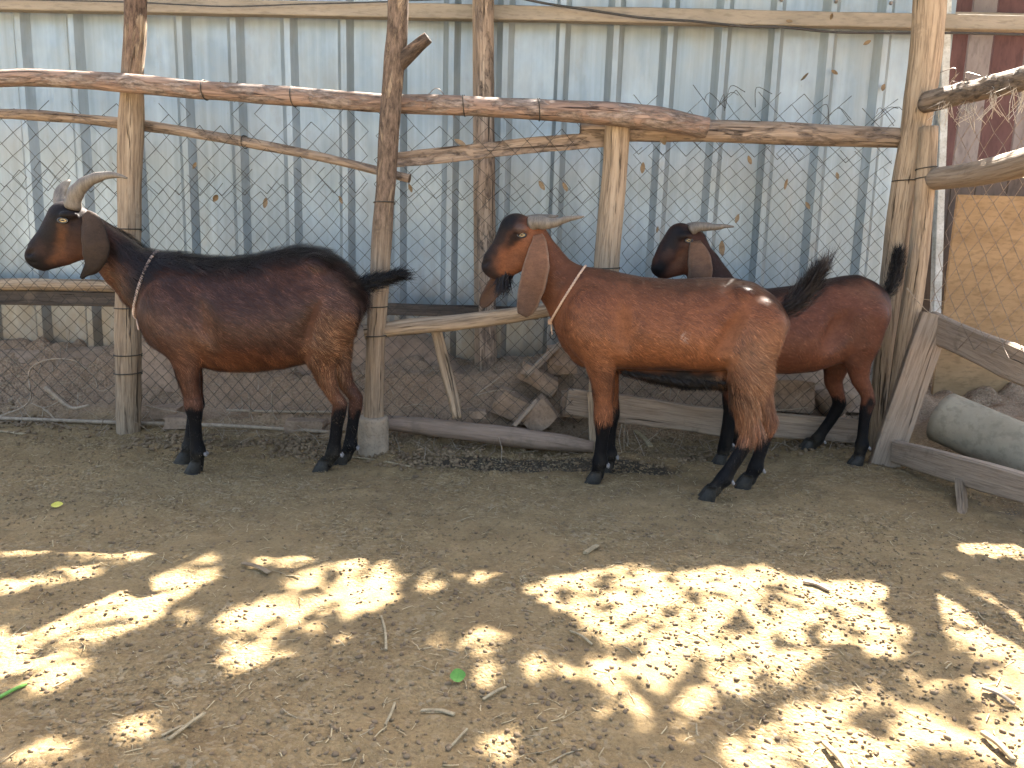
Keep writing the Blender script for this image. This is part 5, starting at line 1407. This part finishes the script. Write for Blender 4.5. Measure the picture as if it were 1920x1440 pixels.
def scatter(name, pos, rad, label, cat, mat, sub=0, elong=1.35, squash=0.85, jag=0.12, sink=0.25):
    V0, F0 = ico(sub) if sub >= 0 else (np.array([(1, 0, 0), (-1, 0, 0), (0, 1, 0), (0, -1, 0), (0, 0, 1), (0, 0, -1)], float), np.array([(0, 2, 4), (2, 1, 4), (1, 3, 4), (3, 0, 4), (2, 0, 5), (1, 2, 5), (3, 1, 5), (0, 3, 5)])); n = len(pos)
    z = gh(pos[:, 0], pos[:, 1])
    a = rng.uniform(0, 2 * np.pi, n)
    sc = np.stack([rad * elong * rng.uniform(.85, 1.2, n), rad * rng.uniform(.85, 1.1, n), rad * squash * rng.uniform(.85, 1.1, n)], 1)
    L = V0[None] * sc[:, None]
    L = L * (1 + jag * rng.normal(size=(n, len(V0), 1)))
    tilt = rng.normal(size=n) * 0.3
    x = L[..., 0] * np.cos(tilt)[:, None] - L[..., 2] * np.sin(tilt)[:, None]; zz_ = L[..., 0] * np.sin(tilt)[:, None] + L[..., 2] * np.cos(tilt)[:, None]
    X = x * np.cos(a)[:, None] - L[..., 1] * np.sin(a)[:, None] + pos[:, 0:1]
    Y = x * np.sin(a)[:, None] + L[..., 1] * np.cos(a)[:, None] + pos[:, 1:2]
    Zz = zz_ + (z + rad * squash * (1 - 2 * sink))[:, None]
    V = np.stack([X, Y, Zz], -1).reshape(-1, 3)
    F = (F0[None] + np.arange(n)[:, None, None] * len(V0)).reshape(-1, 3)
    o = mk(name, V, F, mat, None, base=False, smooth=sub > 0)
    return tag(o, label, cat, kind='stuff')
def ground_samples(n, dens, x0=-2.3, x1=2.0, y0=0.85, y1=3.3):
    P = np.stack([rng.uniform(x0, x1, n), y0 + (y1 - y0) * rng.random(n) ** 1.25], 1)
    return P[rng.random(len(P)) < dens(P)]
def dens_p(P):
    N = fbm(np.concatenate([P * 2.2, np.zeros((len(P), 1))], 1), 3, 50)
    d = 0.12 + 0.8 * sstep(2.05, 1.5, P[:, 1]) * sstep(-0.75, 0.0, P[:, 0] + 0.25 * N) + 0.45 * sstep(-0.1, 0.6, N)
    return np.clip(d * sstep(3.1, 1.9, P[:, 1]) + 0.9 * np.clip(wetness(P[:, 0], P[:, 1]), 0, 1), 0, 1)
PP = ground_samples(8000, dens_p)
scatter('dung_pellets', PP, rng.uniform(0.0025, 0.0052, len(PP)), 'small dark dung pellets scattered over the pen floor', 'dung', M['pellet'], sub=1, jag=0.07, sink=0.38)
CP = ground_samples(34000, lambda P: np.clip(0.35 + 0.5 * fbm(np.concatenate([P * 3, np.zeros((len(P), 1))], 1), 3, 51) + 0.5 * np.clip(wetness(P[:, 0], P[:, 1]), 0, 1), 0, 1))
scatter('soil_crumbs', CP, rng.uniform(0.0018, 0.0050, len(CP)), 'loose soil crumbs lying over the pen floor', 'soil', M['crumb'], sub=-1, jag=0.2, elong=1.2)
# coarse dung and rubble along the fence foot
RP = np.stack([rng.uniform(-2.4, 1.7, 5200), np.zeros(5200)], 1)
RP[:, 1] = fence_y(RP[:, 0]) - 0.16 + rng.normal(size=5200) * 0.10
wsel = rng.random(5200) < np.clip(0.35 + 0.5 * fbm(np.concatenate([RP * 3.5, np.zeros((5200, 1))], 1), 2, 60), 0.05, 1)
RP = RP[wsel]
scatter('fence_foot_rubble', RP, rng.uniform(0.004, 0.011, len(RP)), 'dark crumbly dung and clods heaped along the fence foot', 'dung', M['pellet'], sub=0, jag=0.2)

def straw_stuff(name, pos, lo, hi, r, label, mat, hang=0.0, zoff=0.0):
    n = len(pos); L = rng.uniform(lo, hi, n); a = rng.uniform(0, 2 * np.pi, n); tl = rng.normal(size=n) * (0.10 + hang)
    c = np.stack([pos[:, 0], pos[:, 1], gh(pos[:, 0], pos[:, 1]) + r * 1.2 + zoff + np.abs(np.sin(tl)) * L * 0.4], 1)
    d = np.stack([np.cos(a) * np.cos(tl), np.sin(a) * np.cos(tl), np.sin(tl)], 1)
    s_ = np.stack([-np.sin(a), np.cos(a), 0 * a], 1); up_ = np.cross(d, s_)
    rr = r * rng.uniform(.5, 1.5, n)[:, None]
    bend = up_ * (rng.normal(size=n) * 0.06)[:, None] * L[:, None] + s_ * (rng.normal(size=n) * 0.07)[:, None] * L[:, None]
    V = []
    for t in (-.5, 0, .5):
        cc = c + d * (L * t)[:, None] + (bend if t == 0 else 0)
        for k in range(3):
            th = k * 2 * np.pi / 3; V.append(cc + (s_ * math.cos(th) * 1.5 + up_ * math.sin(th) * 0.6) * rr)
    V = np.stack(V, 1).reshape(-1, 3); b = np.arange(n)[:, None] * 9; F = []
    for i in (0, 3):
        for k in range(3): F.append(np.concatenate([b + i + k, b + i + (k + 1) % 3, b + i + 3 + (k + 1) % 3, b + i + 3 + k], 1))
    o = mk(name, V, np.concatenate(F), mat, None, base=False, smooth=False)
    return tag(o, label, 'straw', kind='stuff')
SP = ground_samples(4200, lambda P: np.full(len(P), 0.85))
straw_stuff('straw_litter', SP, 0.008, 0.038, 0.0008, 'short bits of straw littering the pen floor', M['chaff'])
SP = ground_samples(420, lambda P: np.full(len(P), 0.6))
straw_stuff('stalk_litter', SP, 0.025, 0.075, 0.0011, 'longer dry stalk pieces strewn over the pen floor', M['straw'])
SP = np.stack([rng.uniform(-2.5, 1.7, 900), np.zeros(900)], 1); SP[:, 1] = fence_y(SP[:, 0]) + rng.uniform(-0.18, 0.45, 900)
straw_stuff('dry_weed_litter', SP, 0.03, 0.16, 0.0013, 'dry weed stems tangled along the bank behind the fence', M['twig'], hang=0.35)

# single pieces one can point at
def flat_stalk(name, x0, y0, x1, y1, wpx, label, cat, mat, lift=0.004, t=0.0018):
    a, b_ = G(x0, y0), G(x1, y1)
    for q in (a, b_): q[2] = float(gh(q[0], q[1])) + lift
    m_ = (a + b_) / 2 + np.array([0.003, 0.002, 0.003])
    d = np.linalg.norm(a - CAM)
    w = 0.5 * wpx * d / FPX
    v, f, wc = sweep([(*a, 1), (*m_, 1), (*b_, 1)], prof=boardprof(w, t, 0.4), step=0.01, rough=0.12, seed=int(x0) % 97, up=(0, 0, 1))
    return tag(mk(name, v, f, mat, None, {'wco': ('FLOAT_VECTOR', wc)}, smooth=False), label, cat)
flat_stalk('dry_stalk', 316, 1396, 384, 1340, 6, 'longer of two flat dry stalks lying side by side at lower left', 'stalk', M['straw'], 0.007)
flat_stalk('dry_stalk', 303, 1388, 352, 1360, 5, 'shorter of two flat dry stalks lying side by side at lower left', 'stalk', M['straw'])
flat_stalk('wood_chip', 1097, 1044, 1120, 1021, 9, 'pale wood chip lying alone on the shaded floor before the middle goat', 'wood chip', M['straw'], 0.006, 0.004)
flat_stalk('dry_stalk', 842, 1410, 876, 1378, 4, 'short flat stalk near the bottom centre', 'stalk', M['straw'])
flat_stalk('dry_stalk', 790, 1336, 852, 1352, 7, 'dry curled husk below the green leaf', 'husk', M['straw'])
flat_stalk('dry_stalk', 722, 1366, 740, 1326, 4, 'pale sliver of stalk left of the dry curled husk', 'stalk', M['straw'])
flat_stalk('dry_stalk', 905, 1316, 948, 1292, 6, 'thin stalk right of the green leaf', 'stalk', M['straw'])
flat_stalk('dry_stalk', 1068, 1190, 1110, 1208, 4, 'stalk lying at the left edge of the large sunlit patch', 'stalk', M['straw'])
flat_stalk('dry_stalk', 715, 1150, 724, 1220, 4, 'upright-looking straw stem left of the bottom centre shade', 'stalk', M['straw'])
flat_stalk('dry_stalk', 1505, 1098, 1555, 1112, 7, 'brown stick at the far edge of the large sunlit patch', 'stick', M['twig'], 0.006, 0.003)
flat_stalk('dry_stalk', 660, 858, 770, 872, 5, 'long straw on the ground at the foot of the forked post', 'stalk', M['straw'])
flat_stalk('dry_stalk', 1190, 822, 1220, 838, 9, 'pale chip behind the middle goat\'s forelegs', 'wood chip', M['straw'], 0.006, 0.004)
flat_stalk('dry_stalk', -20, 808, 46, 816, 7, 'straw at the left edge near the fence foot', 'stalk', M['straw'])
flat_stalk('pale_branch', 1545, 1396, 1600, 1470, 9, 'bleached stick in the sun at the bottom right', 'stick', M['straw'], 0.008, 0.004)
flat_stalk('pale_branch', 1842, 1378, 1900, 1432, 9, 'bleached flat stick at the lower right corner', 'stick', M['straw'], 0.008, 0.004)
flat_stalk('dry_stalk', 1840, 1300, 1900, 1330, 6, 'thin twig above the bleached flat stick', 'twig', M['twig'], 0.008, 0.003)
flat_stalk('dry_stalk', 455, 1062, 505, 1078, 10, 'curled dry leaf beside the left sunlit patches', 'leaf', M['deadleaf'], 0.008)
flat_stalk('grass_blade', -10, 1315, 50, 1290, 6, 'green grass blade at the left edge of the floor', 'grass blade', M['greenleaf'])
def leaf_obj(name, c, ax_, nrm_, L, W, mat, label, cat, group=None, curl=0.25):
    ax_ = norm(ax_); nrm_ = norm(nrm_ - ax_ * (ax_ @ nrm_)); sd = np.cross(nrm_, ax_)
    V = []; n = 7
    for i in range(n):
        t = i / (n - 1); w = W * math.sin(math.pi * (0.06 + 0.9 * t)) ** 0.8
        p = c + ax_ * (t - .5) * L + nrm_ * curl * L * (t - .5) ** 2
        V += [p - sd * w + nrm_ * w * curl, p - nrm_ * w * 0.05, p + sd * w + nrm_ * w * curl]
    V = np.array(V); F = []
    for i in range(n - 1):
        for k in (0, 1): F.append([i * 3 + k, i * 3 + k + 1, (i + 1) * 3 + k + 1, (i + 1) * 3 + k])
    B = V - nrm_ * 0.0006; N_ = len(V)
    F += [[N_ + q for q in f[::-1]] for f in F]
    return tag(mk(name, np.concatenate([V, B]), F, mat), label, cat, group)
c = G(858, 1283); c[2] = float(gh(c[0], c[1])) + 0.012
leaf_obj('green_leaf', c, np.array([1.0, 0.25, 0.05]), np.array([0, -0.75, .65]), 0.030, 0.013, M['greenleaf'], 'fresh green leaf scrap on the floor at the bottom centre', 'leaf')
c = G(108, 955); c[2] = float(gh(c[0], c[1])) + 0.008
leaf_obj('yellow_leaf', c, np.array([1.0, 0.2, 0.1]), np.array([0, -0.6, .8]), 0.034, 0.011, M['yellowleaf'], 'small yellow leaf on the floor at the left', 'leaf')
# dry leaves caught in the wire
DRY = [(862, 268, 3.13, 30, 'on the thin flat board right of the forked post'), (1016, 348, 3.2, 26, 'just above the middle goat\'s horn tip'), (1060, 350, 3.22, 24, 'left of the pale post above the middle goat'), (1205, 315, 3.3, 26, 'right of the pale post below the rail'),
       (1195, 258, 3.28, 36, 'tucked under the broken end of the long rail'), (1245, 262, 3.24, 34, 'under the weathered rail beside the long rail\'s end'), (1405, 300, 3.38, 22, 'below the middle of the weathered rail'), (1472, 345, 3.38, 26, 'in the mesh above the rearmost goat\'s back'),
       (1515, 385, 3.38, 20, 'low in the mesh right of the rearmost goat\'s head'), (1570, 330, 3.38, 18, 'in the mesh left of the leaning corner post'), (1655, 165, 3.84, 24, 'on the sheet wall beside the leaning corner post'), (1352, 465, 3.37, 38, 'right behind the rearmost goat\'s ear'),
       (1382, 410, 3.37, 22, 'at the rearmost goat\'s horn tip'), (1510, 145, 3.85, 26, 'on the sheet wall above the ragged mesh top'), (1565, 135, 3.85, 18, 'on the sheet wall under the sagging cable'), (1480, 40, 3.78, 16, 'on the purlin where the cable crosses it'), (1560, 30, 3.78, 18, 'standing on the purlin near the leaning corner post'),
       (1625, 80, 3.83, 20, 'hanging from the cable left of the leaning corner post'), (498, 380, 3.27, 26, 'above the horned goat\'s back'), (640, 375, 3.15, 22, 'left of the forked post above the rump'), (405, 370, 3.3, 28, 'above the horned goat\'s withers'), (1232, 430, 3.33, 16, 'left of the rearmost goat\'s forehead'),
       (770, 352, 3.1, 22, 'at the foot end of the thin crooked pole'), (365, 310, 3.33, 18, 'under the thin crooked pole right of the left post')]
for (x, y, Y, sz, where) in DRY:
    d = rng.normal(size=3) * np.array([1, .25, 1])
    leaf_obj('dry_leaf', at(x, y, Y), d, np.array([rng.normal() * .4, -1.0, rng.normal() * .4]), sz * Y / FPX * 0.75, sz * Y / FPX * 0.17, M['deadleaf'], 'withered brown leaf ' + where, 'leaf', 'withered leaves on the fence and wall', curl=0.4)
# frayed string hanging off the side rail
for i, (x, y, L, lab) in enumerate(((1775, 175, 0.12, 'nearest the corner posts'), (1812, 195, 0.09, 'with a clump of white fluff'), (1862, 165, 0.10, 'in the middle of the rail'), (1908, 150, 0.13, 'at the right edge'))):
    p0 = atX(x, y, 1.60); parts = []
    rs = np.random.default_rng(300 + i)
    for k in range(16):
        q = p0 + rs.normal(size=3) * np.array([0.008, 0.012, 0.006]); l_ = L * rs.uniform(.35, 1.1)
        parts.append(wirepts([q, q + np.array([rs.normal() * .012, -.02 + rs.normal() * .01, -l_ * .5]), q + np.array([rs.normal() * .03, -.01 + rs.normal() * .02, -l_])], 0.0010, 3, 0.02))
    v, f = merge(parts)
    tag(mk('string_tuft', v, f, M['fibre']), 'frayed pale string hanging from the side rail, ' + lab, 'string')
# loose wires above the side rail
parts = []
for k in range(14):
    x0 = rng.uniform(1770, 1930); P = [atX(x0, rng.uniform(150, 175), 1.6), atX(x0 + rng.uniform(-25, 25), rng.uniform(128, 160), 1.6 + rng.normal() * .02), atX(x0 + rng.uniform(-50, 50), rng.uniform(135, 170), 1.6 + rng.normal() * .02)]
    parts.append(wirepts(P, 0.0013, 4, 0.02))
v, f = merge(parts)
tag(mk('loose_wire', v, f, M['wire_pale']), 'sunlit tangle of loose wire on top of the side rail at the right', 'wire')

# stones and rubble behind the fence
def stone(x, y, Y, wpx, hpx, label, mat='stone', name='stone', depth=0.8, seed=1, boxy=0.0, rot=0.0):
    c = at(x, y, Y); rx, rz = 0.5 * wpx * Y / FPX, 0.5 * hpx * Y / FPX
    if boxy:                                                   # broken block: a chipped box
        g_ = np.linspace(-1, 1, 4); V = []; F0 = []
        for a_ in range(3):
            for sg in (-1, 1):
                b0 = len(V)
                for u_ in g_:
                    for v_ in g_:
                        q = [0, 0, 0]; q[a_] = sg; q[(a_ + 1) % 3] = u_ * sg; q[(a_ + 2) % 3] = v_; V.append(q)
                for u_ in range(3):
                    for v_ in range(3): F0.append([b0 + u_ * 4 + v_, b0 + (u_ + 1) * 4 + v_, b0 + (u_ + 1) * 4 + v_ + 1, b0 + u_ * 4 + v_ + 1])
        V0 = np.array(V, float)
        V = V0 * (1 - 0.10 * (np.abs(V0).sum(1) - 1)[:, None] * 0.5)
        V = V + 0.16 * np.stack([vnoise(V0 * 1.1 + seed * 3.1 + k_ * 9, seed + k_) for k_ in range(3)], 1) + 0.06 * np.stack([vnoise(V0 * 3.3 + seed + k_ * 5, seed + k_) for k_ in range(3)], 1)
        V = V * 0.88
    else:
        V0, F0 = ico(2); V = V0 * (1 + 0.30 * vnoise(V0 * 1.5 + seed * 3.1, seed) + 0.10 * vnoise(V0 * 5 + seed, seed + 1))[:, None]
    V = V * np.array([rx, rx * depth, rz])
    cc, ss = math.cos(math.radians(rot)), math.sin(math.radians(rot))
    V = np.stack([V[:, 0] * cc - V[:, 2] * ss, V[:, 1], V[:, 0] * ss + V[:, 2] * cc], 1) + c + np.array([0, 0.02, -0.012])
    return tag(mk(name, V, F0, M[mat], smooth=False), label, 'stone', 'stones and rubble behind the fence')
stone(962, 758, 3.30, 84, 56, 'broad broken stone leaning in the rubble left of the middle goat', seed=2, boxy=.7, rot=-25)
stone(1010, 705, 3.42, 90, 40, 'slanting flat stone above the broken stone', seed=3, boxy=.7, rot=-28)
stone(1055, 670, 3.5, 70, 60, 'dusty boulder half hidden behind the middle goat\'s chest', seed=4, boxy=.3)
stone(1078, 755, 3.34, 60, 60, 'square stone behind the middle goat\'s foreleg', seed=5, boxy=.8)
stone(895, 772, 3.20, 40, 18, 'small flat stone at the foot of the slanting brace', seed=6, boxy=.5)
stone(1010, 775, 3.24, 70, 60, 'tilted slab at the lower end of the rubble heap', seed=7, boxy=.8, rot=40)
stone(310, 768, 3.42, 60, 26, 'flat stone right of the left post\'s foot', seed=8, boxy=.5)
stone(340, 786, 3.34, 70, 26, 'long low stone behind the horned goat\'s forelegs', seed=9, boxy=.5)
stone(65, 797, 3.36, 46, 20, 'small stone at the foot of the bank on the far left', seed=10)
stone(420, 790, 3.38, 50, 22, 'low stone between the horned goat\'s legs', seed=13, boxy=.4)
stone(575, 792, 3.30, 90, 26, 'long flat stone behind the horned goat\'s hind legs', seed=14, boxy=.7)
stone(1480, 735, 3.55, 100, 70, 'grey boulder behind the rearmost goat\'s belly', seed=17, boxy=.3)
stone(1570, 745, 3.58, 70, 60, 'boulder between the rearmost goat\'s hind legs', seed=18)
thing_board('broken_board', 'narrow broken board stuck upright in the rubble heap', 'board', at(962, 800, 3.16), at(1005, 752, 3.24), 0.008, 0.014, M['wood_grey'], up=(0, 1, 0), seed=71)
thing_board('broken_board', 'grey board slanting up through the rubble behind the middle goat', 'board', at(985, 705, 3.36), at(1050, 645, 3.5), 0.012, 0.02, M['wood_grey'], up=(0, 1, 0), seed=72)

def twig(pts, Y, r, label, dY=0.0, side=()):
    n = len(pts)
    P = [(*at(x, y, Y + dY * i / max(1, n - 1)), r * (1 - 0.5 * i / n)) for i, (x, y) in enumerate(pts)]
    v, f, w = sweep(P, nseg=6, step=0.025, rough=0.12, seed=int(pts[0][0]) % 89)
    parts = [(v, f)]
    for sp in side:
        v, f, w = sweep([(*at(x, y, Y), r * 0.6) for x, y in sp], nseg=5, step=0.025, rough=0.1)
        parts.append((v, f))
    v, f = merge(parts)
    tag(mk('twig', v, f, M['twig']), label, 'twig')
twig([(-10, 784), (54, 754), (54, 698), (80, 677), (117, 673), (147, 680), (177, 707), (187, 733), (217, 722)], 3.38, 0.0042, 'long bent twig arching over the bank left of the left post', side=(((54, 754), (85, 764), (120, 748)),))
twig([(85, 726), (108, 746), (135, 765), (168, 760)], 3.36, 0.011, 'thick pale stick on the bank left of the left post')
twig([(80, 765), (92, 775), (108, 790)], 3.35, 0.004, 'forked twig below the thick pale stick', side=(((82, 762), (78, 788)), ((88, 768), (100, 782))))
twig([(466, 735), (468, 770), (465, 806)], 3.36, 0.0032, 'upright weed stem behind the horned goat\'s belly')
twig([(510, 735), (513, 778), (545, 795), (590, 742)], 3.34, 0.0034, 'angular twig behind the horned goat\'s hind legs', side=(((513, 778), (490, 792)), ((545, 795), (552, 812)), ((543, 794), (530, 808))))
twig([(270, 760), (320, 770), (350, 775)], 3.34, 0.003, 'straight cane pointing from the left post\'s foot')
twig([(888, 743), (915, 735), (945, 730), (965, 735)], 3.26, 0.003, 'thin twig across the rubble left of the middle goat')
twig([(888, 743), (920, 720), (945, 700)], 3.28, 0.003, 'thin twig rising from the rubble left of the middle goat', side=(((890, 742), (880, 752)),))
twig([(1445, 770), (1480, 768), (1515, 764)], 3.34, 0.003, 'dry stem behind the gap between the two right goats', side=(((1470, 768), (1500, 740), (1540, 715)), ((1448, 770), (1442, 745))))
twig([(757, 763), (780, 758), (812, 762)], 3.2, 0.0026, 'sprawling straw bundle right of the forked post', side=(((765, 750), (795, 772)), ((780, 762), (800, 745)), ((735, 762), (742, 752)), ((728, 760), (742, 766))))
twig([(1230, 742), (1275, 720), (1262, 760)], 3.3, 0.0025, 'broken straw behind the middle goat\'s belly')
twig([(1700, 540), (1735, 580), (1765, 600)], 3.08, 0.0018, 'pale wire end sticking out above the leaning board', side=(((1725, 560), (1770, 566)),))
